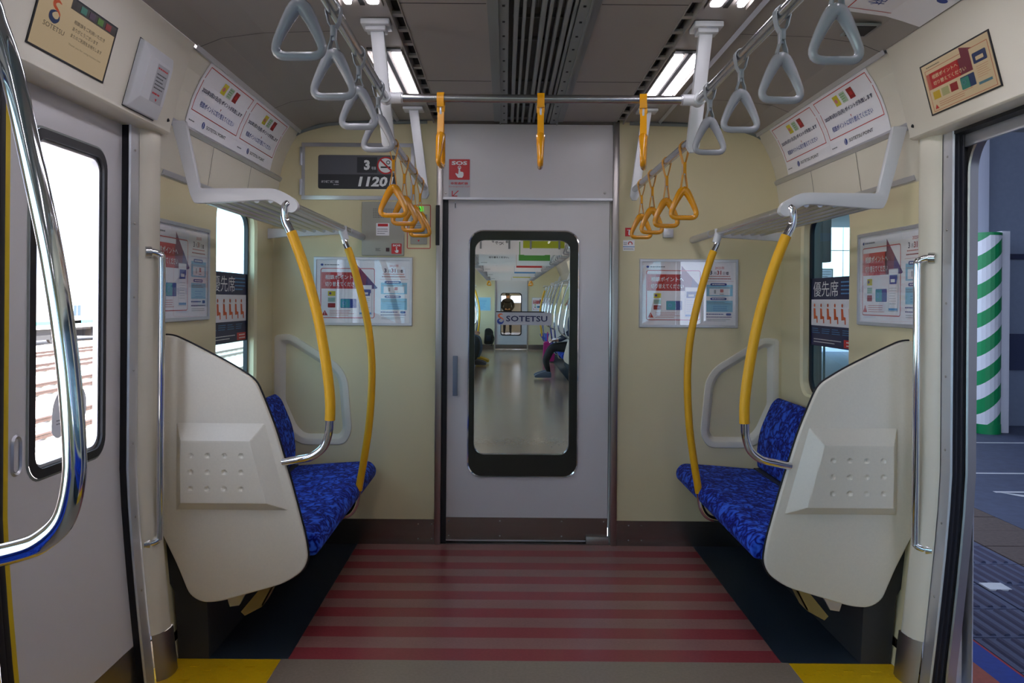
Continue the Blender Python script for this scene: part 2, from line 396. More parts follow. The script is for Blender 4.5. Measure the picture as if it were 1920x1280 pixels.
# ---- side walls (flat above z .75, tucked in below)
WIN = (3.50, 4.08, .86, 1.77)
WIN2 = (-1.9, .95, .86, 1.77)
def side_wall(sg, nm):
    wl = sempty('wall_' + nm); X = sg * HW
    def seg(a, b, win=None):
        m = MB(); hole = [rrect(win[0], win[1], win[2], win[3], .09, 6)] if win else []
        m.holed([(a, .75), (b, .75), (b, 1.98), (a, 1.98)], hole, lambda p, q: (X, p, q))
        zs = [0, .12, .25, .38, .5, .62, .75]
        for i in range(6): m.face([(X + sg * tuck(zs[i]), a, zs[i]), (X + sg * tuck(zs[i]), b, zs[i]), (X + sg * tuck(zs[i + 1]), b, zs[i + 1]), (X + sg * tuck(zs[i + 1]), a, zs[i + 1])])
        if win:
            o = rrect(*win, .09, 6); i_ = rrect(win[0] + .012, win[1] - .012, win[2] + .012, win[3] - .012, .08, 6)
            m.rings([[(X, p, q) for p, q in o], [(X + sg * .012, p, q) for p, q in i_], [(X + sg * .05, p, q) for p, q in i_]])
        m.build('wall_panel', cream, wl, fix=False)
        m = MB().box(X - sg * .004, X + sg * tuck(.1) - sg * .004, a, b, 0, .10); m.build('kick_plate', steelh, wl)
    seg(2.86, YE, WIN); seg(-2.1, 1.25, WIN2); seg(YB, -3.4, (-6.9, -3.8, .86, 1.77))
    for a, b in ((2.86, YE), (-2.1, 1.25)):
        m = MB().box(X, sg * (HW - .006), a, a + .02, .8, 1.98); m.build('edge_trim', cream2, wl)
    MB().box(sg * (HW + .06), sg * (HW + .08), 2.76, YE + .1, -.1, .80).box(sg * (HW + .06), sg * (HW + .08), 2.76, YE + .1, 1.82, 2.35).box(sg * (HW + .06), sg * (HW + .08), 2.76, 3.46, .80, 1.82).box(sg * (HW + .06), sg * (HW + .08), 4.12, YE + .1, .80, 1.82).box(sg * (HW + .06), sg * (HW + .08), -2.0, 1.3, -.1, .8).box(sg * (HW + .06), sg * (HW + .08), YB, 1.3, 1.82, 2.35).build('outer_skin', alu, wl)
    return wl
wl_l = side_wall(-1, 'left'); wl_r = side_wall(1, 'right')
n_win = 0
for sg in (-1, 1):
    for wn in (WIN, WIN2, (-6.9, -3.8, .86, 1.77)):
        n_win += 1; e = sempty('window_%d' % n_win); X = sg * (HW + .05)
        o = rrect(wn[0] - .01, wn[1] + .01, wn[2] - .01, wn[3] + .01, .09, 6); i_ = rrect(wn[0] + .028, wn[1] - .028, wn[2] + .028, wn[3] - .028, .07, 6)
        MB().rings([[(X - sg * .006, p, q) for p, q in o], [(X - sg * .010, p, q) for p, q in i_], [(X + sg * .01, p, q) for p, q in i_]]).build('gasket', black, e, fix=False)
        MB().face([(X, wn[0] - .01, wn[2] - .01), (X, wn[1] + .01, wn[2] - .01), (X, wn[1] + .01, wn[3] + .01), (X, wn[0] - .01, wn[3] + .01)]).build('pane', teal_g, e, fix=False)
# back end of the built part of the car
struct(MB().box(-1.5, 1.5, YB - .05, YB, -.05, 2.45).build('wall_back', cream))
# roof skin so that daylight enters only through the openings
struct(MB().box(-1.6, 1.6, YB, YE + .1, 2.42, 2.46).build('roof_skin', alu))
# ---- end wall
ew = sempty('wall_front')
DX0, DX1 = at(828, 700, YE)[0], at(1146, 700, YE)[0]
ZH = at(988, 373, YE)[1]
RPTS = [(-1.372, 1.128), (-1.285, 1.140), (-1.02, .975), (-.972, .90), (-.945, .61), (-.985, .535), (-1.23, .535), (-1.30, .60), (-1.372, .76)]
RR = [.02, .05, .07, .06, .06, .06, .08, .08, .04]
def shrink(p, d):
    n = len(p); out = []
    ar = sum(p[i][0] * p[(i + 1) % n][1] - p[(i + 1) % n][0] * p[i][1] for i in range(n)); s_ = 1 if ar > 0 else -1
    for i in range(n):
        a = Vector(p[i - 1]); b = Vector(p[i]); e = Vector(p[(i + 1) % n]); d1 = (b - a).normalized(); d2 = (e - b).normalized()
        n1 = Vector((-d1.y, d1.x)) * s_; n2 = Vector((-d2.y, d2.x)) * s_; bs = (n1 + n2).normalized(); out.append(tuple(b + bs * d / max(bs.dot(n1), .5)))
    return out
def rloop(sg, d): return rpoly([(sg * -a if sg > 0 else a, b) for a, b in shrink(RPTS, d)], [max(r - d * .5, .01) for r in RR], 5)
for sg, ou in ((-1, [(-1.5, 0), (DX0, 0), (DX0, 2.42), (-1.5, 2.42)]), (1, [(DX1, 0), (1.5, 0), (1.5, 2.42), (DX1, 2.42)])):
    m = MB().holed(ou, [rloop(sg, .034)], lambda p, q: (p, YE, q)); m.build('end_panel', cream, ew, fix=False)
    L_ = [[(a, YE - y_, b) for a, b in rloop(sg, d)] for d, y_ in ((0, 0), (.003, .006), (.030, .007), (.036, .003), (.056, -.028))]
    MB().rings(L_).build('recess_frame', cream2, ew, fix=False, sharp=40)
    MB().holed(rloop(sg, .055), [], lambda p, q: (p, YE + .028, q)).build('recess_panel', cream, ew, fix=False)
MB().box(-1.39, DX0 - .034, YE - .006, YE, 0, .135).box(DX1 + .034, 1.39, YE - .006, YE, 0, .135).build('kick_plate', steelh, ew)
m = MB()
for x in (DX0 - .12, DX1 + .10, DX0 - .035 - .012, DX1 + .17):
    for z in (.03, .11): m.ball((x, YE - .006, z), .004, sc=(1, .5, 1))
m.build('screw', steel, ew)
for x0, x1 in ((DX0 - .034, DX0), (DX1, DX1 + .034)):
    MB().box(x0, x1, YE - .012, YE + .10, 0, 2.30).build('door_post', steel, ew, bevel=.003)
MB().box(DX0 - .034, DX1 + .034, YE - .006, YE + .02, 2.283, 2.31).build('top_strip', steelh, ew)
hd = MB().box(DX0, DX1, YE - .004, YE + .03, ZH, 2.42).build('header_panel', doorpaint, ew, bevel=.002)
MB().box(DX0, DX1, YE - .01, YE + .03, ZH - .006, ZH + .006).build('header_trim', alu, ew)
m = MB()
for u in (836, 1134): x, z = at(u, 362, YE); m.ball((x, YE - .004, z), .007, sc=(1, .5, 1))
m.build('header_screw', steel, ew)
MB().box(DX0 + .0, DX0 + .028, YE + .02, YE + .06, 0, ZH).build('door_seal', black, ew)
x0, z0 = at(817, 460, YE); x1, z1 = at(825, 385, YE)
MB().box(x0, x1, YE - .018, YE - .010, z0, z1).build('latch_slot', black, ew, bevel=.003)
MB().box(DX0, DX1, YE, YE + .9, -.05, .004).build('sill', steelh, ew)
# arched grey trim where ceiling meets the end wall
for sg in (-1, 1):
    path = spline([(sg * -1.385, YE - .012, 1.86), (sg * -1.383, YE - .012, 1.99), (sg * -1.352, YE - .012, 2.12), (sg * -1.27, YE - .012, 2.215), (sg * -1.15, YE - .012, 2.262), (sg * -1.0, YE - .012, 2.283), (sg * -.55, YE - .012, 2.293)], 5)
    MB().tube(path, .012, 6).build('arch_trim', duct_m, ew)
# ---- gangway door
gd = sempty('door_1')
x0, x1 = at(836, 700, YE)[0], at(1142, 700, YE)[0]; YD = YE + .03
wx0, wz0 = at(877, 892, YD); wx1, wz1 = at(1085, 434, YD)
gx0, gz0 = at(888, 851, YD); gx1, gz1 = at(1069, 451, YD)
wo = rrect(wx0, wx1, wz0, wz1, .075, 7); wi = rrect(gx0, gx1, gz0, gz1, .055, 7)
m = MB().holed([(x0, .01), (x1, .01), (x1, ZH), (x0, ZH)], [wo], lambda p, q: (p, YD, q))
m.rings([[(p, YD, q) for p, q in wo], [(p, YD + .045, q) for p, q in wo]])
m.holed([(x0, .01), (x1, .01), (x1, ZH), (x0, ZH)], [wo], lambda p, q: (p, YD + .045, q))
m.build('leaf', doorpaint, gd, fix=False)
wm = rrect(wx0 - .004, wx1 + .004, wz0 - .004, wz1 + .004, .078, 7)
MB().rings([[(p, YD - .001, q) for p, q in wm], [(p, YD - .007, q) for p, q in wo], [(p, YD - .006, q) for p, q in wi], [(p, YD + .03, q) for p, q in wi]]).build('window_gasket', mat('gloss_black', (.008, .008, .01), .18, coat=.5), gd, fix=False)
MB().rings([[(p, YD - .002, q) for p, q in rrect(wx0 - .007, wx1 + .007, wz0 - .007, wz1 + .007, .08, 7)], [(p, YD - .009, q) for p, q in rrect(wx0 - .003, wx1 + .003, wz0 - .003, wz1 + .003, .078, 7)], [(p, YD - .007, q) for p, q in rrect(wx0 + .002, wx1 - .002, wz0 + .002, wz1 - .002, .075, 7)]]).build('chrome_bead', chrome, gd, fix=False)
MB().holed(rrect(gx0 - .01, gx1 + .01, gz0 - .01, gz1 + .01, .05, 7), [], lambda p, q: (p, YD + .02, q)).build('pane', gw_glass, gd, fix=False)
kz = at(988, 970, YD)[1]
MB().box(x0 + .002, x1, YD - .006, YD, .02, kz).build('kick_plate', steelh, gd)
m = MB()
for x in (x0 + .02, x1 - .25, x0 + .3, x1 - .02):
    for z in (.04, kz - .018): m.ball((x, YD - .006, z), .0045, sc=(1, .5, 1))
m.build('screw', steel, gd)
MB().box(x1 - .118, x1 + .005, YD - .03, YD - .006, .002, .045).build('floor_catch', steel, gd, bevel=.004)
hx, hz0 = at(854, 740, YD); hz1 = at(854, 666, YD)[1]
h_ = MB().tube([(hx, YD, hz0 + .02), (hx, YD - .035, hz0 + .016), (hx, YD - .042, hz0), ], .006, 8).tube([(hx, YD, hz1 - .02), (hx, YD - .035, hz1 - .016)], .006, 8).box(hx - .013, hx + .013, YD - .048, YD - .03, hz0, hz1).build('handle', mat('blue_grey_plastic', lin((.42, .46, .53)), .4), gd, bevel=.006, seg=3)
kx, kz_ = at(854, 384, YD)
MB().box(kx - .006, kx + .006, YD - .004, YD, kz_ - .02, kz_ + .015).box(kx - .003, kx + .003, YD - .014, YD - .004, kz_ - .018, kz_ + .008, 1).build('coat_hook', [alu, dark], gd, bevel=.001)
# sign on the pane
sx0, sz0 = at(930, 609, YD); sx1, sz1 = at(1035, 586, YD)
W_, H_ = sx1 - sx0, sz1 - sz0
p = Print(); p.poly(rrect(0, W_, 0, H_, .012, 4), 'lightgrey', 0)
def s_mark(p, cx, cz, h, l=2, red='orange', bl='blue'):     # curling two-tone S mark
    def band(pts, ws, c):
        P = spline([(a, b, 0) for a, b in pts], 6); n = len(P); A = []; B = []
        for i in range(n):
            t = (P[min(i + 1, n - 1)] - P[max(i - 1, 0)]).normalized(); nn = Vector((-t.y, t.x)); f = i / (n - 1) * (len(ws) - 1); k = min(int(f), len(ws) - 2); ww = ws[k] + (ws[k + 1] - ws[k]) * (f - k)
            A.append((cx + (P[i].x + nn.x * ww) * h, cz + (P[i].y + nn.y * ww) * h)); B.append((cx + (P[i].x - nn.x * ww) * h, cz + (P[i].y - nn.y * ww) * h))
        for i in range(n - 1): p.poly([A[i], B[i], B[i + 1], A[i + 1]], c, l)
    band([(.20, .40), (.0, .45), (-.20, .34), (-.16, .18), (.06, .06), (.22, -.06), (.24, -.2)], [.02, .06, .09, .08, .06, .04, .01], red)
    band([(.24, -.14), (.22, -.33), (.02, -.45), (-.22, -.36), (-.26, -.15), (-.08, -.02), (.06, .0)], [.02, .06, .11, .12, .08, .04, .01], bl)
s_mark(p, .026, H_ / 2, .056)
p.text('SOTETSU', .055, H_ * .28, H_ * .45, 'navy', w=W_ * .74, bold=.02)
lab(p.build('company_sign', gd, flat(sx0, sz0, YD + .012)), 'white rounded sign with red and blue S mark and dark lettering')
MB().box(sx0 + .0, sx1 - .04, YD + .014, YD + .018, sz1, sz1 + .006).build('sign_edge', dark, gd)

# ================================================================== door surroundings (both sides)
def doorway(sg, n):
    e = sempty('trim_%d' % n)
    def X(x, z): return sg * (x + tuck(z))
    zs = [0, .1, .16, .25, .38, .5, .62, .75, 1.3, 1.95]
    # aluminium frame strip with screws
    def strip(plan, z0, z1, name, mt, sharp=40):
        zz = [z for z in zs if z0 < z < z1]; zz = [z0] + zz + [z1]
        MB().rings([[(X(a, z), b, z) for a, b in plan] for z in zz], closed=False).build(name, mt, e, fix=False, sharp=sharp)
    strip([(1.396, 2.702), (1.392, 2.697), (1.386, 2.70), (1.388, 2.763)], .0, 1.95, 'frame_strip', alu)
    strip([(1.386, 2.762), (1.378, 2.766), (1.362, 2.785), (1.354, 2.81), (1.352, 2.84), (1.352, 2.852), (1.356, 2.86), (1.388, 2.862)], .16, 1.95, 'door_column', cream2, 60)
    strip([(1.384, 2.764), (1.374, 2.770), (1.358, 2.788), (1.350, 2.81), (1.348, 2.84), (1.350, 2.864), (1.388, 2.866)], .0, .16, 'column_foot', steel, 60)
    strip([(1.442, 2.712), (1.42, 2.706), (1.394, 2.706), (1.394, 2.73)], .0, 1.95, 'black_seal', black)
    m = MB()
    for z in (.33, .58, .83, 1.08, 1.33, 1.58, 1.83): m.ball((X(1.385, z), 2.73, z), .0045, n=8, k=4, sc=(.5, 1, 1))
    m.build('strip_screw', steel, e)
    # near side of the same doorway
    MB().rings([[(X(a, z), b, z) for a, b in [(1.44, 1.36), (1.388, 1.365), (1.352, 1.32), (1.352, 1.25), (1.388, 1.24)]] for z in zs], closed=False).build('door_column', cream2, e, fix=False)
    # second doorway further back
    MB().rings([[(X(a, z), b, z) for a, b in [(1.44, -2.12), (1.352, -2.1), (1.352, -2.0), (1.388, -2.0)]] for z in zs], closed=False).build('door_column', cream2, e, fix=False)
    return e
doorway(-1, 3); doorway(1, 4)
# header box over each doorway
HP = [(1.235, 2.238), (1.247, 2.218), (1.262, 2.165), (1.325, 1.93), (1.322, 1.918), (1.335, 1.912), (1.43, 1.912), (1.43, 2.238)]
for sg, n in ((-1, 5), (1, 6)):
    e = sempty('trim_%d' % n)
    for a, b in ((1.22, 2.87), (-3.5, -1.95)):
        MB().prism(HP, lambda x, z, t: (sg * x, t, z), a, b).build('header_box', cream2, e, bevel=.006)
    m = MB().tube([(sg * 1.322, 2.83, 1.955), (sg * 1.314, 2.83, 1.957)], .006, 8); m.build('header_lock', dark, e)
    MB().box(sg * 1.43, sg * 1.44, 1.3, 2.76, 1.86, 2.3).build('lintel', alu, e)
def hface(sg, Y, t, out=0.0):      # point on the sloping face of the header box
    x = 1.262 + (1.325 - 1.262) * t - out * .966; z = 2.165 + (1.93 - 2.165) * t - out * .26
    return (sg * x, Y, z)

# ================================================================== left door, closed
def leaf(sg, y0, y1, n, near):
    d = sempty('door_%d' % n); D = 1.42
    w0, w1 = (y0 + .105, y1 - .14) if not near else (y0 + .14, y1 - .105)
    win = (w0, w1, .82, 1.80)
    def X(z, o=0): return sg * (D + tuck(z) - o)
    m = MB(); o = rrect(*win, .06, 6)
    m.holed([(y0, .75), (y1, .75), (y1, 1.93), (y0, 1.93)], [o], lambda p, q: (sg * D, p, q))
    zs = [.15, .25, .38, .5, .62, .75]
    for i in range(5): m.face([(X(zs[i]), y0, zs[i]), (X(zs[i]), y1, zs[i]), (X(zs[i + 1]), y1, zs[i + 1]), (X(zs[i + 1]), y0, zs[i + 1])])
    m.build('leaf', doorpaint, d, fix=False)
    MB().rings([[(X(z), y0, z), (X(z), y1, z)] for z in (0, .08, .15)], closed=False).build('kick_plate', steel, d, fix=False)
    i_ = rrect(w0 + .026, w1 - .026, .846, 1.774, .045, 6); o2 = rrect(w0 - .007, w1 + .007, .813, 1.807, .065, 6)
    MB().rings([[(sg * (D - .001), p, q) for p, q in o2], [(sg * (D - .004), p, q) for p, q in o]]).build('window_bead', duct_m, d, fix=False)
    MB().rings([[(sg * (D - .005), p, q) for p, q in o], [(sg * (D - .008), p, q) for p, q in i_], [(sg * (D + .02), p, q) for p, q in i_]]).build('gasket', black, d, fix=False)
    MB().rings([[(sg * (D + .004), p, q) for p, q in i_], [(sg * (D + .004), p, q) for p, q in rrect(w0 + .036, w1 - .036, .856, 1.764, .04, 6)], [(sg * (D + .02), p, q) for p, q in rrect(w0 + .036, w1 - .036, .856, 1.764, .04, 6)]]).build('inner_frame', alu, d, fix=False)
    MB().holed(i_, [], lambda p, q: (sg * (D + .012), p, q)).build('pane', clear, d, fix=False)
    s = 1 if not near else -1; ye = y0 if not near else y1
    zz = [0, .15, .25, .38, .5, .62, .75, 1.93]
    MB().rings([[(X(z, .001), ye, z), (X(z, .003), ye + s * .004, z), (X(z, .003), ye + s * .018, z), (X(z, .001), ye + s * .02, z)] for z in zz], closed=False).build('warning_stripe', mat('yellow_tape', lin((.85, .72, .12)), .4), d, fix=False)
    MB().rings([[(X(z, -.012), ye - s * .028, z), (X(z, .004), ye - s * .024, z), (X(z, .006), ye - s * .012, z), (X(z, .002), ye, z)] for z in zz], closed=False).build('edge_rubber', black, d, fix=False)
    # finger grip
    yc = ye + s * .055
    MB().rings([[(sg * (D - .001 - q), p, z) for p, z in rrect(yc - r, yc + r, .905 - rz, .905 + rz, r * .98, 5)] for r, rz, q in ((.024, .056, 0), (.019, .051, .005), (.014, .046, -.001), (.012, .044, .002))]).build('finger_grip', alu, d, fix=False)
    if not near and y0 > 0:    # rounded warning sticker with a red wedge on the pane
        q = Print(); f = lambda x, z, l: (sg * (D + .0100) - sg * EPS * l, 2.32 + x, .93 + z)
        q.poly(rpoly([(-.005, 0), (.0, .085), (.06, .15), (.13, .155), (.19, .09), (.185, .03), (.155, .012), (.10, .02), (.085, .0), (.03, -.02)][::-1], .025), 'lightgrey', 0)
        q.poly([(.135, .045), (.135, .105), (.165, .075)], 'orange', 1); q.lines(.02, .06, .02, .04, 2, 'grey', 1)
        st_ = q.build('warning_sticker', d, f, FILM); lab(st_, 'pale rounded sticker with a red wedge')
    return d
leaf(-1, 2.075, 2.74, 2, False); leaf(-1, 1.36, 2.025, 3, True)
leaf(-1, -2.80, -2.135, 4, False); leaf(-1, -3.515, -2.85, 5, True)
# right side: outer body frame of the open doorway and the leaf edge inside the pocket
e = sempty('door_6')
def XR(a, z): return a + tuck(max(z, 0.0))
zz = [-.05, .1, .25, .38, .5, .62, .75, 1.3, 1.77]
path = [(2.70, z) for z in zz] + [(2.57 + .13 * math.cos(math.radians(a)), 1.77 + .13 * math.sin(math.radians(a))) for a in range(10, 91, 10)] + [(1.53 - .13 * math.sin(math.radians(a)), 1.77 + .13 * math.cos(math.radians(a))) for a in range(0, 91, 10)] + [(1.40, z) for z in zz[::-1][1:]]
lo = []
for i, (p, q) in enumerate(path):
    a_ = Vector(path[max(i - 1, 0)]); b_ = Vector(path[min(i + 1, len(path) - 1)]); t_ = (b_ - a_).normalized(); nn = Vector((t_.y, -t_.x)) * .03
    lo.append([(XR(1.441, q), p + nn.x, q + nn.y), (XR(1.441, q), p + nn.x * .15, q + nn.y * .15), (XR(1.446, q), p, q), (XR(1.474, q), p, q), (XR(1.476, q), p + nn.x, q + nn.y)])
MB().rings(lo, closed=False).build('outer_frame', steel, e, fix=False)
MB().box(1.476, 1.48, 2.72, 3.5, 0, 2.4).box(1.476, 1.48, 1.2, 2.73, 1.93, 2.4).build('outer_panel', alu, e)
MB().box(1.39, 1.442, 1.38, 2.74, 1.900, 1.93).build('track_shadow', black, e)
MB().rings([[(XR(1.395, z), 2.735, z), (XR(1.442, z), 2.735, z)] for z in zz + [1.93]], closed=False).build('door_pocket', black, e, fix=False)
for xx in (1.405, 1.422): MB().rings([[(XR(xx, z), 2.706, z), (XR(xx + .004, z), 2.700, z), (XR(xx + .008, z), 2.706, z)] for z in zz + [1.93]], closed=False).build('leaf_rubber', mat('soft_black', (.02, .02, .03), .35), e, fix=False)
MB().box(1.33, 1.47, 1.36, 2.74, -.06, -.002).build('threshold', steelh, e)
# ================================================================== FITTINGS
def side(sg): return 'left' if sg < 0 else 'right'
# ---- lamps
lamp_loc = []
for sg in (-1, 1):
    for (a, b, wh) in ((3.14, 3.86, 'beyond the crossbar'), (1.32, 2.60, 'overhead nearest the camera')):
        t = thing('ceiling_lamp', 'pair of white lamp strips in %s ceiling trough %s' % (side(sg), wh), 'ceiling lamp', (sg * .60, a, ZC - .002), group='lamp tubes in the ceiling troughs')
        for x, r in ((-.046, .019), (.036, .011)):
            o = MB().prism(rrect(sg * x - r, sg * x + r, 0, b - a, r * .8, 4), lambda p, q, z: (p, q, z), 0, -.012); o.build('lamp_cover', lamp_m, t)
            MB().box(sg * x - r - .003, sg * x + r + .003, -.004, b - a + .004, .0, .004).build('lamp_holder', alu, t)
# lamps further back in the car (behind the camera)
for sg in (-1, 1):
    for a in (-1.4, -4.6):
        t = thing('ceiling_lamp', 'lamp tube in %s ceiling trough behind the camera %s' % (side(sg), 'near' if a > -3 else 'far'), 'ceiling lamp', (sg * .60, a, ZC - .012), group='lamp tubes in the ceiling troughs')
        MB().tube([(0, 0, 0), (0, 1.2, 0)], .015, 8).build('tube', lamp_m, t)

# ---- strap rails, posts, crossbar
RX = .532
for sg in (-1, 1):
    t = thing('overhead_rail', 'long steel overhead rail with grey straps on the %s' % side(sg), 'rail', (sg * RX, 0, 2.013))
    MB().tube([(0, .55, 0), (0, 2.72, 0)], .0145, 14).build('bar', satin, t)
    m = MB().tube([(0, 2.695, 0), (0, 2.74, 0)], .021, 14).tube([(0, 2.717, 0), (-sg * .055, 2.717, 0)], .0195, 14)
    m.build('tee_joint', white_p, t)
    m = MB().tube([(0, .62, .0), (0, .62, .29)], .016, 10).box(-.05, .05, .57, .67, .277, .288)
    m.build('rail_bracket', white_p, t)
    # post from the ceiling, down past the crossbar to the lower rail
    t = thing('ceiling_post', 'tapered white post from ceiling to lower rail on the %s, nearer one' % side(sg), 'post', (sg * RX, 2.80, 1.87), group='white posts holding the strap rails')
    m = MB(); L0 = [(sg * .045 + a, b, .425) for a, b in ((-.024, -.012), (.024, -.012), (.024, .012), (-.024, .012))]
    L1 = [(a, b, .0) for a, b in ((-.022, -.014), (.022, -.014), (.022, .014), (-.022, .014))]; L2 = [(a * .5, b * .8, -.02) for a, b, c in L1]
    m.rings([L0, L1, L2]).face(L0).face(L2); m.build('post', white_p, t, bevel=.003)
    MB().box(sg * .045 - .05, sg * .045 + .05, -.045, .045, .408, .428).box(sg * .045 - .036, sg * .045 + .036, -.03, .03, .392, .408).build('base_plate', white_p, t, bevel=.004)
    u = thing('ceiling_post', 'white post by the end wall at far end of %s lower rail' % side(sg), 'post', (sg * RX, 4.06, 1.86), group='white posts holding the strap rails')
    m = MB(); L0 = [(sg * .06 + a, b, .435) for a, b in ((-.024, -.012), (.024, -.012), (.024, .012), (-.024, .012))]
    m.rings([L0, L1, L2]).face(L0).face(L2); m.build('post', white_p, u, bevel=.003)
    MB().box(sg * .06 - .05, sg * .06 + .05, -.045, .045, .425, .438).build('base_plate', white_p, u, bevel=.003)
    t = thing('lower_rail', 'short lower rail with four yellow straps on the %s' % side(sg), 'rail', (sg * RX, 0, 1.895))
    MB().tube([(0, 2.80, 0), (0, 4.06, 0)], .0155, 14).build('bar', satin, t)
t = thing('crossbar', 'steel crossbar overhead carrying three yellow straps', 'rail', (0, 2.717, 2.013))
MB().tube([(-RX + .03, 0, 0), (RX - .03, 0, 0)], .0145, 14).build('bar', satin, t)
m = MB()
for sg in (-1, 1): MB().tube([(sg * (RX - .056), 0, 0), (sg * (RX - .060), 0, 0)], .0185, 14).build('collar', alu, t)

# ---- hanging straps (rail centre at the origin, rail along y)
def handle_path(L, hw, hh, r):
    zt = -L - .009; zb = zt - hh + .018
    pts = rpoly([(0.0, zt + .012), (hw * .60, (zt + zb) / 2 + .012), (hw + .006, zb), (-hw - .006, zb), (-hw * .60, (zt + zb) / 2 + .012)], [.03, .05, .034, .034, .05], 6)
    return [(a, 0, b) for a, b in pts]
def ribbon(m, pts, w_, th, mi=0):
    n = len(pts); lo = []
    for i, (a, b) in enumerate(pts):
        p0 = Vector(pts[max(i - 1, 0)]); p1 = Vector(pts[min(i + 1, n - 1)]); t = (p1 - p0).normalized(); nn = Vector((-t.y, t.x)) * th / 2
        lo.append([(a + nn.x, -w_ / 2, b + nn.y), (a + nn.x, w_ / 2, b + nn.y), (a - nn.x, w_ / 2, b - nn.y), (a - nn.x, -w_ / 2, b - nn.y)])
    m.rings(lo, mi); m.face(lo[0][::-1], mi); m.face(lo[-1], mi)
def make_strap(label, group, L, belt, hand, sleeve_mat, Ls, hand_h=.118):
    t = thing('hanging_strap', label, 'strap', group=group)
    m = MB(); top = [(.003, -Ls), (.012, -.030), (.0178, -.004), (.0165, .008), (.010, .0165), (0, .0195), (-.010, .0165), (-.0165, .008), (-.0178, -.004), (-.012, -.030), (-.003, -Ls)]
    ribbon(m, top, .024, .0022)
    ribbon(m, [(.003, -Ls - .01), (.006, -(Ls + L) / 2 - .004), (.0105, -L + .008), (.0115, -L - .006), (.008, -L - .019), (0, -L - .0215), (-.008, -L - .019), (-.0115, -L - .006), (-.0105, -L + .008), (-.006, -(Ls + L) / 2 - .004), (-.003, -Ls - .01)], .022, .0022)
    m.build('belt', belt, t)
    hl = .03 if Ls < .06 else .045
    MB().box(-.0055, .0055, -.0135, .0135, -Ls - hl + .012, -Ls + .008).build('sleeve', sleeve_mat, t, bevel=.002)
    MB().box(-.0066, .0066, -.0035, .0035, -Ls - hl * .85, -Ls + .002).build('buckle', alu, t, bevel=.001)
    P = handle_path(L, .049, hand_h, .02)
    zt_, zb_ = max(p[2] for p in P), min(p[2] for p in P); R = [.0092 + .0065 * ((p[2] - zb_) / (zt_ - zb_)) ** 1.6 for p in P]
    MB().tube(P, R, 10, closed=True).build('handle', hand, t, sharp=70)
    return t
rows = {}
g0 = make_strap('x', 'grey straps hanging from the long rails', .095, gstrap, ghandle, gstrap, .045)
y0 = make_strap('x', 'yellow straps hanging from the lower rails', .150, ystrap, yhandle, ystrap, .065)
used = set()
def put(src, loc, rz, label, group=None):
    if src.name in used: return dup(src, loc, rz, label, group)
    used.add(src.name); src.location = loc; src.rotation_euler = (0, 0, rz); src['label'] = label
    if group: src['group'] = group
    return src
ordn = ['nearest the camera', 'second from the camera', 'third from the camera', 'farthest, beside the crossbar end']
for sg in (-1, 1):
    for i, Y in enumerate((1.585, 1.90, 2.23, 2.57)):
        put(g0, (sg * RX, Y, 2.013), .05 * (i % 2) * sg, 'grey triangular hanging strap on the %s long rail, %s' % (side(sg), ordn[i]))
ordy = ['nearest the camera', 'second from the camera', 'third from the camera', 'farthest, by the end wall']
for sg in (-1, 1):
    for i, Y in enumerate((2.93, 3.25, 3.57, 3.85)):
        put(y0, (sg * RX, Y, 1.895), .04 * ((i + 1) % 2), 'yellow triangular hanging strap on the %s lower rail, %s' % (side(sg), ordy[i]))
c0 = make_strap('x', 'yellow straps hanging from the crossbar', .118, ystrap, yhandle, ystrap, .03)
for x, rz, wh in ((-.343, 1.50, 'near its left end, edge-on'), (-.004, 1.555, 'at its middle, exactly edge-on'), (.345, 1.36, 'near its right end, slightly turned')):
    put(c0, (x, 2.717, 2.013), rz, 'yellow strap on the crossbar %s' % wh)
for sg in (-1, 1):
    t = thing('doorway_rail', 'steel strap rail above the %s doorway' % side(sg), 'rail', (sg * .71, 0, 2.04))
    MB().tube([(0, .45, 0), (0, 1.50, 0)], .0145, 12).build('bar', satin, t)
    MB().tube([(0, 1.47, 0), (0, 1.50, .02), (0, 1.50, .255)], .014, 10).build('rail_bracket', white_p, t)
    dup(g0, (sg * .71, 1.30, 2.042), 0, 'grey strap whose handle just dips into the top %s of view' % side(sg), 'grey straps over the doorway')

# ---- grip bars on the door columns
for sg in (-1, 1):
    t = thing('grab_bar', 'slim vertical chrome grab bar on the %s door column' % side(sg), 'grab bar', (sg * 1.36, 2.80, 0), group='grab bars on the door columns')
    q = spline([(sg * .012, -.02, 1.487), (-sg * .012, -.006, 1.487), (-sg * .030, .006, 1.475), (-sg * .034, .008, 1.45), (-sg * .034, .008, 1.2), (-sg * .034, .008, .75), (-sg * .034, .008, .505), (-sg * .030, .006, .482), (-sg * .012, -.006, .472), (sg * .012, -.02, .472)], 6)
    MB().tube(q, .0128, 14).build('bar', chrome, t)
    m = MB()
    for z in (1.487, .472): MB().tube([(sg * .012, -.022, z), (-sg * .004, -.010, z)], .0195, 14).build('mount', satin, t)

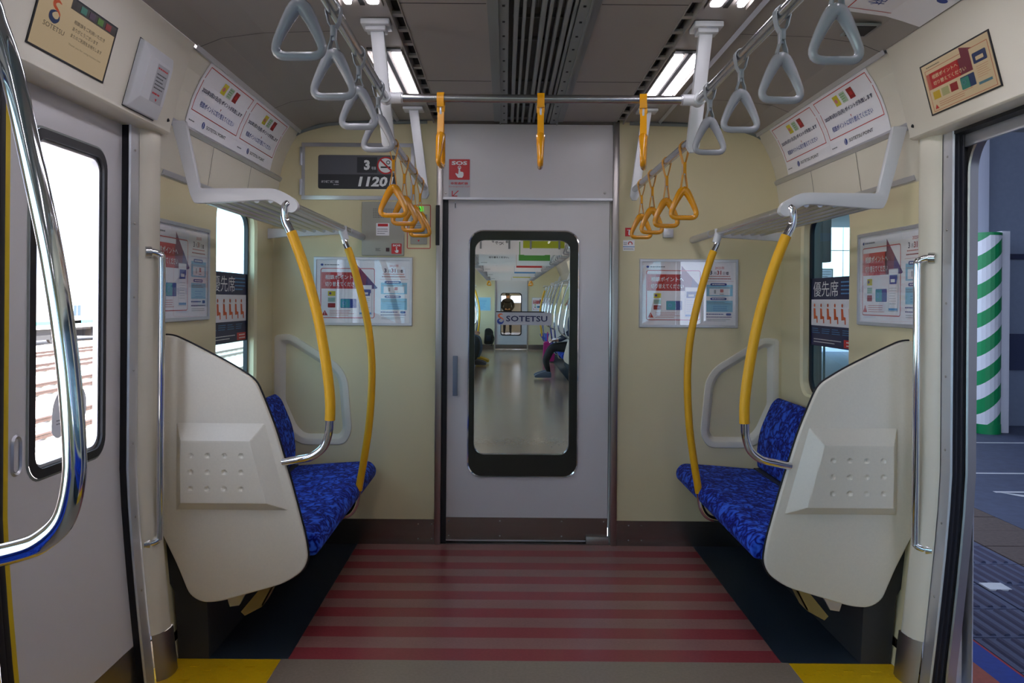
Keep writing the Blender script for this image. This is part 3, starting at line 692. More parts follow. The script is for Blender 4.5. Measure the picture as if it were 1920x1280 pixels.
# ---- benches
PY = 2.93
for sg in (-1, 1):
    for a, b, wh in ((2.975, 4.30, 'between sneeze panel and end wall'), (-1.9, 1.12, 'behind the camera')):
        t = thing('bench_seat', 'blue patterned %s bench seat %s' % (side(sg), wh), 'seat', (sg * 1.1, a, 0), group='blue bench seats'); n = b - a
        f = lambda x, z, y: (sg * (x - 1.1), y, z)
        seat = rpoly([(.812, .372), (.80, .42), (.835, .462), (1.0, .452), (1.28, .43), (1.28, .36), (1.0, .36)], [.02, .05, .04, .05, .02, .02, .04], 6)
        MB().prism(seat, f, 0, n).build('seat_cushion', moquette, t, bevel=.012, seg=3)
        back = rpoly([(1.24, .44), (1.235, .52), (1.25, .64), (1.315, .79), (1.35, .82), (1.375, .80), (1.375, .44)], [.02, .06, .08, .04, .02, .02, .02], 6)
        MB().prism(back, f, .0, n).build('backrest', moquette, t, bevel=.012, seg=3)
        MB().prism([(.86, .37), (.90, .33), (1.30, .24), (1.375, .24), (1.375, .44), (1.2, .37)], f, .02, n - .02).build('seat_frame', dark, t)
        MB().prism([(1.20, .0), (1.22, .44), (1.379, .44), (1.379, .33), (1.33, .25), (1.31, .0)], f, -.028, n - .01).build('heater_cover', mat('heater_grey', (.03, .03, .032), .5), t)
        if a > 0:   # folded support under the end of the seat
            br = MB().prism([(.955, .345), (.975, .26), (1.02, .175), (1.085, .140), (1.10, .155), (1.03, .24), (1.01, .345)], f, .02, .035)
            br.prism([(.955, .345), (.975, .26), (1.02, .175), (1.024, .180), (.980, .262), (.962, .345)], f, .02, .10)
            lab(br.build('seat_bracket', tan, t), 'tan metal bracket under the seat end')
            MB().prism([(1.07, .345), (1.075, .24), (1.11, .175), (1.145, .17), (1.17, .25), (1.17, .345)], f, .03, .05).build('side_bracket', alu, t)

# ---- sneeze panels
OUT = [(1.39, 1.190), (1.335, 1.192), (1.275, 1.165), (1.12, 1.087), (1.03, 1.03), (1.005, .975), (.955, .85), (.895, .65), (.842, .455), (.832, .38), (.85, .335), (.915, .29), (1.15, .222), (1.215, .218), (1.262, .245), (1.31, .36), (1.39, .52)]
def panel(sg, y, name, label, flip=1):
    t = thing(name, label, 'partition', (sg * 1.1, y, 0), group='ivory sneeze panels at the bench ends')
    o = [(a, b) for a, b in rpoly(OUT, [0, .03, .05, .05, .06, .03, .05, .05, .05, .04, .05, .05, .03, .04, .05, .03, 0], 4)]
    f = lambda x, z, yy: (sg * (x - 1.1), yy, z)
    MB().prism(o, f, -.016 , .016).build('body', grp, t, bevel=.006, seg=3)
    # black edging round the rim, seen as a thin line
    ed = [p for p in o if p[0] < 1.36 or p[1] > 1.1]
    k0 = 0
    path = [(sg * (a - 1.1), -.002 + .016 * 0, b) for a, b in o]
    sel = [p for p, q in zip(path, o) if q[0] < 1.385 and not (q[0] > .90 and q[1] < .33)]
    off = []
    cen = Vector((sg * .0, 0, .7))
    for i, p in enumerate(sel):
        p = Vector(p); a = Vector(sel[max(i - 1, 0)]); b = Vector(sel[min(i + 1, len(sel) - 1)]); tt = (b - a).normalized(); nn = Vector((-tt.z, 0, tt.x))
        if nn.dot(p - cen) < 0: nn = -nn
        off.append(p + nn * .0015 + Vector((0, .004, 0)))
    MB().tube(off, .0042, 6).build('black_edging', black, t)
    # raised cushion moulding with rows of dimples
    x0, x1b, x1t, z1, z0 = 1.312, .905, .992, .873, .558
    ctr = 1.1; NX, NZ = 84, 80; vs = []; fs = []
    dots = [(1.312 - .064 - i * .0605, .760 - j * .0595) for i in range(4) for j in range(3)]
    for j in range(NZ + 1):
        z = z0 + (z1 - z0) * j / NZ; xl = x1b + (x1t - x1b) * (j / NZ)
        for i in range(NX + 1):
            x = x0 + (xl - x0) * i / NX
            dt = min((z1 - z) / .060, (z - z0) / .032, (x0 - x) / .026, (x - xl) / .062, 1.0); dt = max(dt, 0)
            h = .032 * dt
            for cx, cz in dots:
                d = math.hypot(x - cx, z - cz)
                if d < .0095: h -= .0060 * (1 - (d / .0095) ** 2)
            vs.append((sg * (x - 1.1), (-.0165 - h) if flip > 0 else (.0165 + h), z))
    for j in range(NZ):
        for i in range(NX): a = j * (NX + 1) + i; fs.append((a, a + 1, a + NX + 2, a + NX + 1))
    MB().add(vs, fs).build('raised_pad', grp, t, sharp=16)
    return t
for sg in (-1, 1):
    panel(sg, PY, 'sneeze_panel', 'large curved ivory panel at the end of the %s seat' % side(sg))
    panel(sg, 1.16, 'sneeze_panel', 'ivory panel just outside the frame on the near %s' % side(sg), -1)

# ---- luggage racks
for sg in (-1, 1):
    for a, b, vis in ((PY, YE, True), (-1.9, 1.16, False)):
        t = thing('luggage_rack', 'luggage rack of steel tubes on white brackets %s' % ('above the %s bench by the end wall' % side(sg) if vis else 'behind the camera on the %s' % side(sg)), 'rack', (sg * 1.1, a, 1.66), group='tube luggage racks above the benches'); n = b - a
        f = lambda x, z, y: (sg * (x - 1.1), y, z - 1.66)
        br = rpoly([(1.345, 1.975), (1.293, 1.975), (1.238, 1.729), (.958, 1.731), (.885, 1.690), (.873, 1.655), (.902, 1.641), (.972, 1.690), (1.215, 1.674), (1.258, 1.674), (1.272, 1.70)], [0, .0, .012, .03, .03, .02, .02, .03, .03, .008, .02], 4)
        if vis:
            MB().prism(br, f, -.012, .012).build('end_bracket', white_p, t, bevel=.003)
            MB().prism([(1.385, 1.70), (1.00, 1.695), (.98, 1.685), (1.0, 1.672), (1.30, 1.655), (1.385, 1.645)], f, n - .10, n - .08).build('wall_bracket', white_p, t, bevel=.003)
        else:
            MB().prism(br, f, n - .012, n + .012).build('end_bracket', white_p, t, bevel=.003)
        ye = n - .005 if vis else n
        MB().tube([f(.897, 1.664, -.006), f(.897, 1.664, ye)], .017, 14).build('front_rail', satin, t)
        if vis: MB().tube([f(.897, 1.664, 1.02), f(.897, 1.664, ye)], .0185, 14).build('rail_sleeve', alu, t)
        for i in range(6):
            x = .985 + i * .051
            MB().tube([f(x, 1.690, .012), f(x, 1.690, n - .09 if vis else n)], .0115, 10).build('slat_tube', satin, t)
        MB().box(-sg * .0 + sg * .275, sg * .285, 0, n, .12, .145).build('back_rail', alu, t)

# ---- stanchion poles in front of the seats
def pole(sg, y, pts, wrap, label, rad=.0145, group='curved poles at the bench ends', wr=.0185, wmat=None, extra=None):
    t = thing('stanchion_pole', label, 'pole', (sg * .9, y, 0), group=group)
    P = [Vector((sg * (a - .9), dy, z)) for a, z, dy in pts]; sp = spline(P, 8)
    MB().tube(sp, rad, 14).build('tube', chrome, t)
    if wrap:
        w_ = [p for p in sp if wrap[0] < p.z < wrap[1] and (p - sp[0]).length > .05 and p.x * sg < .12 + 9]
        w_ = [p for i, p in enumerate(sp) if wrap[0] < p.z < wrap[1] and not (i < 12 and p.z > wrap[1])]
        MB().tube(w_, wr, 14).build('grip_sleeve', yellow, t)
    return t
for sg in (-1, 1):
    t = pole(sg, PY - .03, [(.897, 1.664, .03), (.912, 1.672, .004), (.921, 1.655, -.002), (.917, 1.61, 0), (.893, 1.56, 0), (.845, 1.43, 0), (.80, 1.27, 0), (.768, 1.10, 0), (.752, .97, 0), (.752, .88, 0), (.757, .835, 0), (.775, .79, 0), (.815, .758, 0), (.865, .745, .005), (.925, .732, .02)],
             (.888, 1.578), 'yellow-sleeved curved pole on the %s sneeze panel' % side(sg))
    MB().tube([(sg * -.003, -.006, 1.664), (sg * -.003, .012, 1.664)], .024, 18).build('end_cap', white_p, t)
    t = pole(sg, 3.81, [(.895, 1.645, 0), (.885, 1.60, 0), (.86, 1.54, 0), (.815, 1.39, 0), (.775, 1.22, 0), (.755, 1.07, 0), (.752, .92, 0), (.762, .74, 0), (.785, .57, 0), (.80, .48, 0), (.812, .41, 0), (.825, .345, 0), (.855, .305, 0), (.91, .29, 0), (1.0, .29, 0)],
             (.415, 1.575), 'yellow-sleeved bowed pole in front of %s seat, nearer the end wall' % side(sg), wr=.0175, rad=.0135)
    MB().tube([(sg * -.003, 0, 1.675), (sg * -.004, 0, 1.655), (sg * -.018, 0, 1.61)], [.022, .020, .0175], 12).build('white_socket', white_p, t)
    # chrome pole at the near bench end
    t = pole(sg, 1.176, [(.90, 1.70, -.03), (.905, 1.72, -.002), (.885, 1.76, .0), (.872, 1.73, 0), (.848, 1.66, 0), (.815, 1.52, 0), (.785, 1.38, 0), (.763, 1.24, 0), (.752, 1.12, 0), (.752, 1.06, 0), (.765, 1.005, 0), (.795, .972, 0), (.835, .955, 0), (.93, .935, -.005)],
             None, 'large chrome curved pole across the %s edge of view' % side(sg) if sg < 0 else 'chrome curved pole just outside the right edge', rad=.0165)

# ---- emergency cover on the left header
t = thing('wall_box', 'white cover with sloped edges and small notice, right of the left screen', 'cover')
def hp(Y, tt, out): return hface(-1, Y, tt, out)
def ringq(y0, y1, t0, t1, out): return [hp(y0, t0, out), hp(y1, t0, out), hp(y1, t1, out), hp(y0, t1, out)]
m = MB(); m.rings([ringq(2.505, 2.725, .10, .99, -.002), ringq(2.507, 2.723, .11, .98, .016), ringq(2.535, 2.70, .25, .80, .032)]).face(ringq(2.535, 2.70, .25, .80, .032))
m.build('cover', white_p, t, bevel=.003)
MB().rings([ringq(2.502, 2.728, .09, 1.0, .0005), ringq(2.509, 2.721, .11, .98, .0005)]).build('cover_gap', black, t, fix=False)
q = Print(); q.rect(0, 0, .085, .12, 'lightgrey', 0); q.lines(.006, .08, .10, .115, 1, 'red', 1); q.lines(.008, .08, .04, .095, 5, 'dark', 1, seed=3); q.lines(.008, .07, .02, .036, 1, 'red', 1, seed=9); q.poly([(.036, .014), (.05, .014), (.043, .004)], 'red', 1)
q.build('notice', t, lambda x, z, l: hp(2.595 + x, .25 + .55 * (1 - z / .13), .0325 + EPS * l))

# ================================================================== PRINTED MATTER
def point_ad(p, x0, z0, w_, h_):                 # left part of the framed posters, also the screen advertisement
    X = lambda a: x0 + a * w_; Z = lambda b: z0 + b * h_
    p.frame(X(.045), Z(.075), X(.625), Z(.865), .0035, 'red', 2, r=.012)
    n = 12                                       # the red field fades in from the left
    p.rect(X(.055), Z(.54), X(.10), Z(.80), 'pink', 1); p.rect(X(.10), Z(.54), X(.15), Z(.80), 'palered', 1); p.rect(X(.15), Z(.54), X(.42), Z(.80), 'red', 1)
    p.poly([(X(.40), Z(.54)), (X(.635), Z(.54)), (X(.655), Z(.555)), (X(.42), Z(.94)), (X(.42), Z(.80)), (X(.40), Z(.80))], 'plum', 1)
    p.poly([(X(.52), Z(.54)), (X(.635), Z(.54)), (X(.655), Z(.555)), (X(.54), Z(.745))], 'purple', 2)
    p.text('相鉄ポイントへ', X(.095), Z(.685), h_ * .075, 'white', 4, w=w_ * .35, bold=.015)
    p.text('切り替えてください', X(.095), Z(.575), h_ * .075, 'white', 4, w=w_ * .35, bold=.015)
    p.rect(X(.125), Z(.425), X(.205), Z(.50), 'yellow', 2); p.disc(X(.15), Z(.465), h_ * .02, 'purple', 3)
    p.rect(X(.125), Z(.33), X(.205), Z(.40), 'palegreen', 2); p.lines(X(.13), X(.20), Z(.335), Z(.395), 3, 'teal', 3)
    p.poly(rrect(X(.125), X(.205), Z(.24), Z(.31), .003, 3), 'darkred', 2); p.lines(X(.14), X(.19), Z(.265), Z(.29), 1, 'red', 3)
    p.poly(rrect(X(.26), X(.43), Z(.235), Z(.38), .004, 3), 'blue', 2); p.poly(rrect(X(.26), X(.36), Z(.24), Z(.375), .004, 3), 'teal', 3)
    p.ring(X(.30), Z(.31), h_ * .03, h_ * .012, 'skyblue', 4, 12)
    p.poly([(X(.06), Z(.115)), (X(.125), Z(.115)), (X(.0925), Z(.2))], 'red', 2); p.rect(X(.0895), Z(.14), X(.0955), Z(.175), 'white', 3); p.rect(X(.0895), Z(.124), X(.0955), Z(.133), 'white', 3)
    p.lines(X(.145), X(.42), Z(.11), Z(.205), 4, 'palered', 2, .3, seed=5)
    p.poly(rrect(X(.46), X(.595), Z(.13), Z(.60), .005, 3), 'paper', 3); p.frame(X(.46), Z(.13), X(.595), Z(.60), .0015, 'lightgrey', 4)
    p.poly([(X(.475), Z(.43)), (X(.575), Z(.43)), (X(.575), Z(.465)), (X(.585), Z(.48)), (X(.585), Z(.53)), (X(.475), Z(.53))], 'blue', 5); p.rect(X(.495), Z(.45), X(.555), Z(.485), 'white', 6)
    p.lines(X(.475), X(.58), Z(.2), Z(.4), 7, 'lightgrey', 5, .2, seed=8); p.rect(X(.465), Z(.14), X(.59), Z(.165), 'skyblue', 5)
def framed_poster(name, label, w_, h_, loc, rz, cut=None):
    t = thing(name, label, 'poster', loc, rz, 'framed point posters')
    b = .016
    for nm, o, i in (('frame', (0, w_, 0, h_), (b, w_ - b, b, h_ - b)),):
        O = [(0, 0), (w_, 0), (w_, h_), (0, h_)]; I = [(b, b), (w_ - b, b), (w_ - b, h_ - b), (b, h_ - b)]; O2 = [(.004, .004), (w_ - .004, .004), (w_ - .004, h_ - .004), (.004, h_ - .004)]
        MB().rings([[(x, 0, z) for x, z in O], [(x, -.012, z) for x, z in O2], [(x, -.012, z) for x, z in I], [(x, -.005, z) for x, z in I]]).build('frame', alu, t, sharp=20)
    p = Print(); p.rect(b, b, w_ - b, h_ - b, 'paper', 0); W, H = w_ - 2 * b, h_ - 2 * b
    point_ad(p, b, b, W, H); X = lambda a: b + a * W; Z = lambda c: b + c * H
    p.disc(X(.06), Z(.918), H * .018, 'blue', 2, 12, 1.3); p.lines(X(.085), X(.25), Z(.905), Z(.93), 1, 'grey', 2, .6)
    p.text('2025年', X(.83), Z(.885), H * .045, 'red', 2, w=W * .10, center=True)
    p.text('3', X(.725), Z(.80), H * .065, 'navy', 2, bold=.03); p.text('月', X(.765), Z(.80), H * .045, 'navy', 2); p.text('31', X(.80), Z(.80), H * .065, 'darkred', 2, bold=.03); p.text('日', X(.865), Z(.80), H * .045, 'navy', 2); p.poly(rrect(X(.90), X(.925), Z(.80), Z(.845), .002, 2), 'navy', 2); p.text('月', X(.905), Z(.807), H * .028, 'white', 3)
    p.lines(X(.71), X(.95), Z(.765), Z(.785), 1, 'palered', 2, .6); p.lines(X(.70), X(.96), Z(.725), Z(.745), 1, 'darkred', 2, .6); p.rect(X(.68), Z(.692), X(.98), Z(.695), 'palered', 2)
    p.rect(X(.69), Z(.46), X(.97), Z(.64), 'cyan', 1); p.rect(X(.72), Z(.475), X(.94), Z(.58), 'paper', 2); p.poly(rrect(X(.73), X(.905), Z(.625), Z(.665), .006, 3), 'blue', 2); p.lines(X(.75), X(.89), Z(.635), Z(.655), 1, 'white', 3, .7)
    p.rect(X(.70), Z(.59), X(.96), Z(.60), 'lightgrey', 2); p.rect(X(.835), Z(.52), X(.87), Z(.57), 'palered', 3); p.rect(X(.77), Z(.50), X(.79), Z(.56), 'lightgrey', 3); p.rect(X(.83), Z(.49), X(.875), Z(.497), 'grey', 3)
    p.poly(rrect(X(.73), X(.905), Z(.40), Z(.435), .006, 3), 'blue', 2); p.lines(X(.75), X(.89), Z(.408), Z(.428), 1, 'white', 3, .7); p.rect(X(.69), Z(.21), X(.97), Z(.39), 'cyan', 1); p.lines(X(.70), X(.96), Z(.33), Z(.375), 2, 'grey', 2, .3, 2); p.lines(X(.76), X(.92), Z(.22), Z(.31), 3, 'skyblue', 2, .3, 4)
    p.lines(X(.69), X(.88), Z(.165), Z(.185), 1, 'blue', 2, .7); p.poly(rrect(X(.90), X(.955), Z(.155), Z(.19), .005, 3), 'blue', 2); p.lines(X(.69), X(.97), Z(.12), Z(.14), 1, 'purple', 2, .6); p.lines(X(.70), X(.97), Z(.06), Z(.105), 2, 'lightgrey', 2, .4, 7)
    p.build('print', t, flat(0, 0, -.004))
    m = MB().face([(b, -.0095, b), (w_ - b, -.0095, b), (w_ - b, -.0095, h_ - b), (b, -.0095, h_ - b)]); m.build('clear_cover', glass('poster_cover', (.97, .97, .97), 1.15), t)
    return t
for sg, (u0, v0, u1, v1) in ((-1, (590, 612, 772, 480)), (1, (1197, 616, 1385, 484))):
    a = at(u0, v0, YE); c = at(u1, v1, YE); a0 = at(u0, v0, YE)[0]
    zc = (a[1] + c[1]) / 2; h_ = .375
    framed_poster('framed_poster', 'framed red and white poster on end wall %s of the gangway door' % side(sg), .54, h_, ((a0 + c[0]) / 2 - .27, YE, zc - h_ / 2), 0)
zc = 1.255
framed_poster('framed_poster', 'framed red and white poster on left side wall, partly behind the door column', .59, .385, (-HW, 2.81, 1.235), math.pi / 2)
framed_poster('framed_poster', 'framed red and white poster on right side wall, partly behind the door column', .59, .385, (HW, 3.40, 1.235), -math.pi / 2)

# cove advertisements: two sheets a side, bent to the cove
def cove_pt(s):
    L = [Vector(c) for c in COVE]; tot = sum((L[i + 1] - L[i]).length for i in range(4)); d = s * tot
    for i in range(4):
        e_ = (L[i + 1] - L[i]).length
        if d <= e_ or i == 3: return L[i] + (L[i + 1] - L[i]) * (d / e_), (L[i + 1] - L[i]).normalized()
        d -= e_
def cove_ad(sg, ya, yb, wh):
    t = thing('cove_poster', 'white curved advertisement with red outline above %s window, %s' % (side(sg), wh), 'poster', group='curved advertisements above the windows')
    W, H = abs(yb - ya), .364
    p = Print(); p.rect(0, 0, W, H, 'paper', 0, 10)
    p.frame(.02, .095, W - .018, H - .022, .0045, 'red', 1, 10)
    for q_, c_ in ((0, 'yellow'), (1, 'palegreen'), (2, 'darkred')):
        x = W * .36 + q_ * .068; p.rect(x, H * .70, x + .048, H * .70 + .062, c_, 2, 3)
        if q_ == 0: p.disc(x + .018, H * .70 + .03, .013, 'pink', 3, 10)
        if q_ == 1: p.lines(x, x + .045, H * .71, H * .70 + .058, 4, 'green', 3, .3)
        if q_ == 2: p.rect(x + .012, H * .70 + .02, x + .036, H * .70 + .04, 'red', 3)
    p.text('2025年3月31日(月) ポイントが失効します', .045, H * .555, .030, 'navy', 3, w=W * .83, bold=.02)
    p.poly([(W * .50, H * .50), (W * .515, H * .50), (W * .5075, H * .455)], 'red', 2)
    p.text('相鉄ポイントに切り替えてください', .075, H * .36, .032, 'blue', 3, w=W * .70, bold=.01)
    p.disc(W * .30, .05, .019, 'blue', 2, 14, .75); p.rect(W * .293, .035, W * .300, .064, 'paper', 3); p.text('SOTETSU POINT', W * .36, .04, .019, 'dark', 2, w=W * .40, bold=.01)
    p.lines(.02, .075, .035, .05, 1, 'grey', 2, .4)
    def fn(x, z, l):
        c, tt = cove_pt(1 - z / H); n = Vector((-abs(tt.y), -abs(tt.x))); c = c + n * (.003 + EPS * l)
        return (sg * c.x, (ya + x) if sg < 0 else (yb - x), c.y)
    m = MB(); m.rings([[fn(0, H * i / 10, -3) for i in range(11)], [fn(W, H * i / 10, -3) for i in range(11)]], closed=False)
    p.build('print', t, fn); m.build('sheet', INK['paper'], t, fix=False)
for sg in (-1, 1):
    cove_ad(sg, 3.05, 3.60, 'nearer sheet'); cove_ad(sg, 3.605, 4.155, 'sheet by the end wall')
# sheet on the sloping ceiling above the right doorway
t = thing('ceiling_poster', 'white sheet with red outline on ceiling above the right doorway', 'poster')
def cfn(x, z, l):
    X_ = .95 + z; zz = 2.293 - (X_ - .95) * .13 - (max(X_ - 1.13, 0)) * .2; return (X_, 2.62 - x, zz - .003 - EPS * l)
p = Print(); p.rect(0, 0, .55, .28, 'paper', 0, 5); p.frame(.03, .03, .54, .21, .004, 'red', 1); p.text('相鉄ポイント', .08, .07, .05, 'blue', 2, w=.38); p.disc(.2, .245, .015, 'blue', 2)
p.build('print', t, cfn)
t = thing('ceiling_hatch', 'small dark vent hatch on the right ceiling edge', 'vent', (1.09, 2.74, 2.268))
MB().box(-.045, .045, -.06, .06, -.008, .0).build('frame', duct_m, t, bevel=.002); MB().box(-.033, .033, -.048, .048, -.010, -.006).build('grille', dark, t)

# ---- screens on the headers
SM = {}
def smat(c, k=1.0):
    key = c + str(k)
    if key not in SM:
        base = INK[c].node_tree.nodes['Principled BSDF'].inputs['Base Color'].default_value[:3]
        tint = tuple(base[i] * (.86, .64, .38)[i] for i in range(3)); m = mat('screen_' + key, tint, .2, emit=.34 * k); m.node_tree.nodes['Principled BSDF'].inputs['Base Color'].default_value = (.01, .01, .01, 1); SM[key] = m
    return SM[key]
class SMap:
    def get(s, c): return smat(c)
def screen(sg, ya, yb, label, kind):
    t = thing('display_screen', label, 'screen', group='display screens above the doorways')
    W, H = yb - ya, .243 * .645 + .05
    T0, T1 = .19, .85
    def fn(x, z, l):
        c = hface(sg, (ya + x) if sg < 0 else (yb - x), T1 + (T0 - T1) * z / H, .002 + EPS * l); return c
    b = .006
    m = MB().rings([[fn(x, z, -4) for x, z in ((-b, -b), (W + b, -b), (W + b, H + b), (-b, H + b))], [fn(x, z, 1.5) for x, z in ((-b, -b), (W + b, -b), (W + b, H + b), (-b, H + b))], [fn(x, z, 1.5) for x, z in ((0, 0), (W, 0), (W, H), (0, H))], [fn(x, z, -1) for x, z in ((0, 0), (W, 0), (W, H), (0, H))]])
    m.build('bezel', black, t, fix=False)
    p = Print(); p.rect(0, 0, W, H, 'white', 0)
    if kind == 'thanks':
        p.rect(W * .36, H * .84, W, H, 'dark', 1)
        for i, c in enumerate(('teal', 'purple', 'green', 'darkred')): p.rect(W * (.48 + .12 * i), H * .87, W * (.56 + .12 * i), H * .98, c, 2)
        s_mark(p, W * .21, H * .66, H * .36); p.text('SOTETSU', W * .10, H * .36, H * .075, 'dark', 2, w=W * .26, bold=.0)
        for i, s in enumerate(('相鉄線をご利用いただき', 'ありがとうございます', 'またのご利用をお待ちします')): p.text(s, W * .44, H * (.64 - i * .115), H * .07, 'dark', 2, w=W * (.44 if i != 1 else .36), bold=.01)
        p.text('Thank you for using Sotetsu Line', W * .44, H * .27, H * .04, 'grey', 2, w=W * .46)
    else:
        X = lambda a: a * W; Z = lambda c: c * H
        p.frame(X(.04), Z(.03), X(1.05) if False else X(.97), Z(.88), .0018, 'red', 1); p.rect(X(.05), Z(.48), X(.12), Z(.80), 'palered', 1)
        p.rect(X(.10), Z(.48), X(.55), Z(.80), 'red', 2); p.poly([(X(.53), Z(.48)), (X(.72), Z(.48)), (X(.72), Z(.88)), (X(.765), Z(.88)), (X(.60), Z(.99)), (X(.60), Z(.80)), (X(.53), Z(.80))], 'plum', 2)
        p.text('相鉄ポイントへ', X(.14), Z(.665), H * .085, 'white', 4, w=W * .40, bold=.015); p.text('切り替えてください', X(.14), Z(.53), H * .085, 'white', 4, w=W * .50, bold=.015)
        p.poly(rrect(X(.745), X(.93), Z(.56), Z(.76), .005, 3), 'blue', 2); p.poly(rrect(X(.785), X(.89), Z(.61), Z(.68), .002, 3), 'white', 3)
        for i, c in enumerate(('yellow', 'palegreen', 'darkred')): p.rect(X(.09 + .135 * i), Z(.26), X(.20 + .135 * i), Z(.42), c, 2)
        p.poly(rrect(X(.52), X(.72), Z(.20), Z(.44), .004, 3), 'blue', 2); p.poly(rrect(X(.52), X(.64), Z(.20), Z(.42), .004, 3), 'teal', 3); p.ring(X(.57), Z(.33), H * .05, H * .018, 'skyblue', 4, 12)
        p.poly([(X(.07), Z(.07)), (X(.13), Z(.07)), (X(.10), Z(.16))], 'red', 2); p.lines(X(.15), X(.68), Z(.08), Z(.20), 3, 'palered', 2, .25); p.rect(X(.75), Z(.16), X(.93), Z(.21), 'skyblue', 2); p.lines(X(.76), X(.93), Z(.28), Z(.52), 6, 'palered', 2, .15)
        p.lines(X(.08), X(.3), Z(.91), Z(.95), 1, 'grey', 2, .5)
    p.build('display', t, fn, SMap())
screen(-1, 1.99, 2.36, 'beige lit screen with S logo above the left door', 'thanks')
screen(1, 2.32, 2.69, 'lit advertisement screen with red banner above right doorway, farther one', 'ad')
screen(1, 1.77, 2.14, 'lit advertisement screen cut by the right edge of view', 'ad')

# ---- notices and devices on the end wall
def wall_rect(u0, v0, u1, v1): a = at(u0, v1, YE); b = at(u1, v0, YE); return a[0], b[0], a[1], b[1]
x0, x1, z0, z1 = wall_rect(565, 269, 778, 374)
t = thing('number_hatch', 'ivory hatch with dark car-number plate on end wall', 'sign', (x0, YE, z0)); W, H = x1 - x0, z1 - z0
MB().box(0, W, -.006, 0, 0, H).build('hatch_frame', alu, t, bevel=.002); MB().box(.02, W - .02, -.009, -.004, .022, H - .022).build('hatch_door', cream, t, bevel=.002)
m = MB().box(-.008, .004, -.014, 0, H * .60, H * .92).box(-.008, .004, -.014, 0, H * .08, H * .36); m.build('hinge', alu, t, bevel=.002)
bx0, bx1, bz0, bz1 = wall_rect(597, 292, 743, 354); bx0 -= x0; bx1 -= x0; bz0 -= z0; bz1 -= z0
p = Print(); w_, h_ = bx1 - bx0, bz1 - bz0
p.poly(rrect(0, w_, 0, h_, .012, 4), 'dark', 0); p.poly([(0.0, h_ * .43), (w_, h_ * .43), (w_, h_ - .012), (w_ - .012, h_), (.012, h_), (0, h_ - .012)], 'plate', 1)
p.rect(w_ * .5, h_ * .48, w_ * .76, h_ * .94, 'dark', 2)
p.text('3', w_ * .59, h_ * .56, h_ * .30, 'white', 3, bold=.05); p.text('号車', w_ * .685, h_ * .565, h_ * .10, 'lightgrey', 3, w=w_ * .06, bold=.03)
p.text('11201', w_ * .515, h_ * .07, h_ * .30, 'white', 3, w=w_ * .43, bold=.04, slant=.2)
p.text('相模鉄道', w_ * .04, h_ * .17, h_ * .08, 'lightgrey', 3, w=w_ * .23, bold=.03); p.lines(w_ * .20, w_ * .27, h_ * .10, h_ * .15, 1, 'lightgrey', 3, .5)
cx, cz = w_ * .87, h_ * .70
p.disc(cx, cz, h_ * .24, 'white', 3, 28); p.ring(cx, cz, h_ * .26, h_ * .045, 'red', 4, 28); p.rect(cx - h_ * .15, cz - h_ * .075, cx + h_ * .14, cz - h_ * .03, 'black', 4)
p.poly([(cx - h_ * .17, cz + h_ * .14), (cx - h_ * .14, cz + h_ * .18), (cx + h_ * .18, cz - h_ * .13), (cx + h_ * .15, cz - h_ * .17)], 'red', 5); p.ring(cx + h_ * .07, cz + h_ * .09, h_ * .06, h_ * .02, 'black', 4, 12)
p.build('number_plate', t, flat(bx0, bz0, -.0095))

x0, x1, z0, z1 = wall_rect(679, 379, 759, 479); t = thing('intercom_panel', 'grey intercom panel with speaker holes beside the yellow straps', 'intercom', (x0, YE, z0)); W, H = x1 - x0, z1 - z0
MB().box(0, W, -.02, 0, 0, H).build('case', mat('warm_grey', lin((.66, .65, .60)), .4), t, bevel=.004)
m = MB()
for i in range(14):
    for j in range(6): m.box(W * .27 + i * .0088, W * .27 + i * .0088 + .0035, -.0208, -.019, H * .70 + j * .009, H * .70 + j * .009 + .0035)
m.build('speaker_holes', dark, t)
p = Print(); p.rect(W * .34, H * .37, W * .65, H * .60, 'paper', 0); p.rect(W * .38, H * .54, W * .62, H * .59, 'red', 1); p.lines(W * .37, W * .62, H * .39, H * .51, 3, 'grey', 1, .3)
p.lines(W * .33, W * .45, H * .08, H * .14, 3, 'dark', 0, .4); p.build('label', t, flat(0, 0, -.0203))
MB().box(W * .575, W * .66, -.024, -.019, H * .075, H * .145).build('button', mat('maroon_button', (.05, .012, .015), .4), t, bevel=.002)
x0, x1, z0, z1 = wall_rect(735, 457, 754, 476)
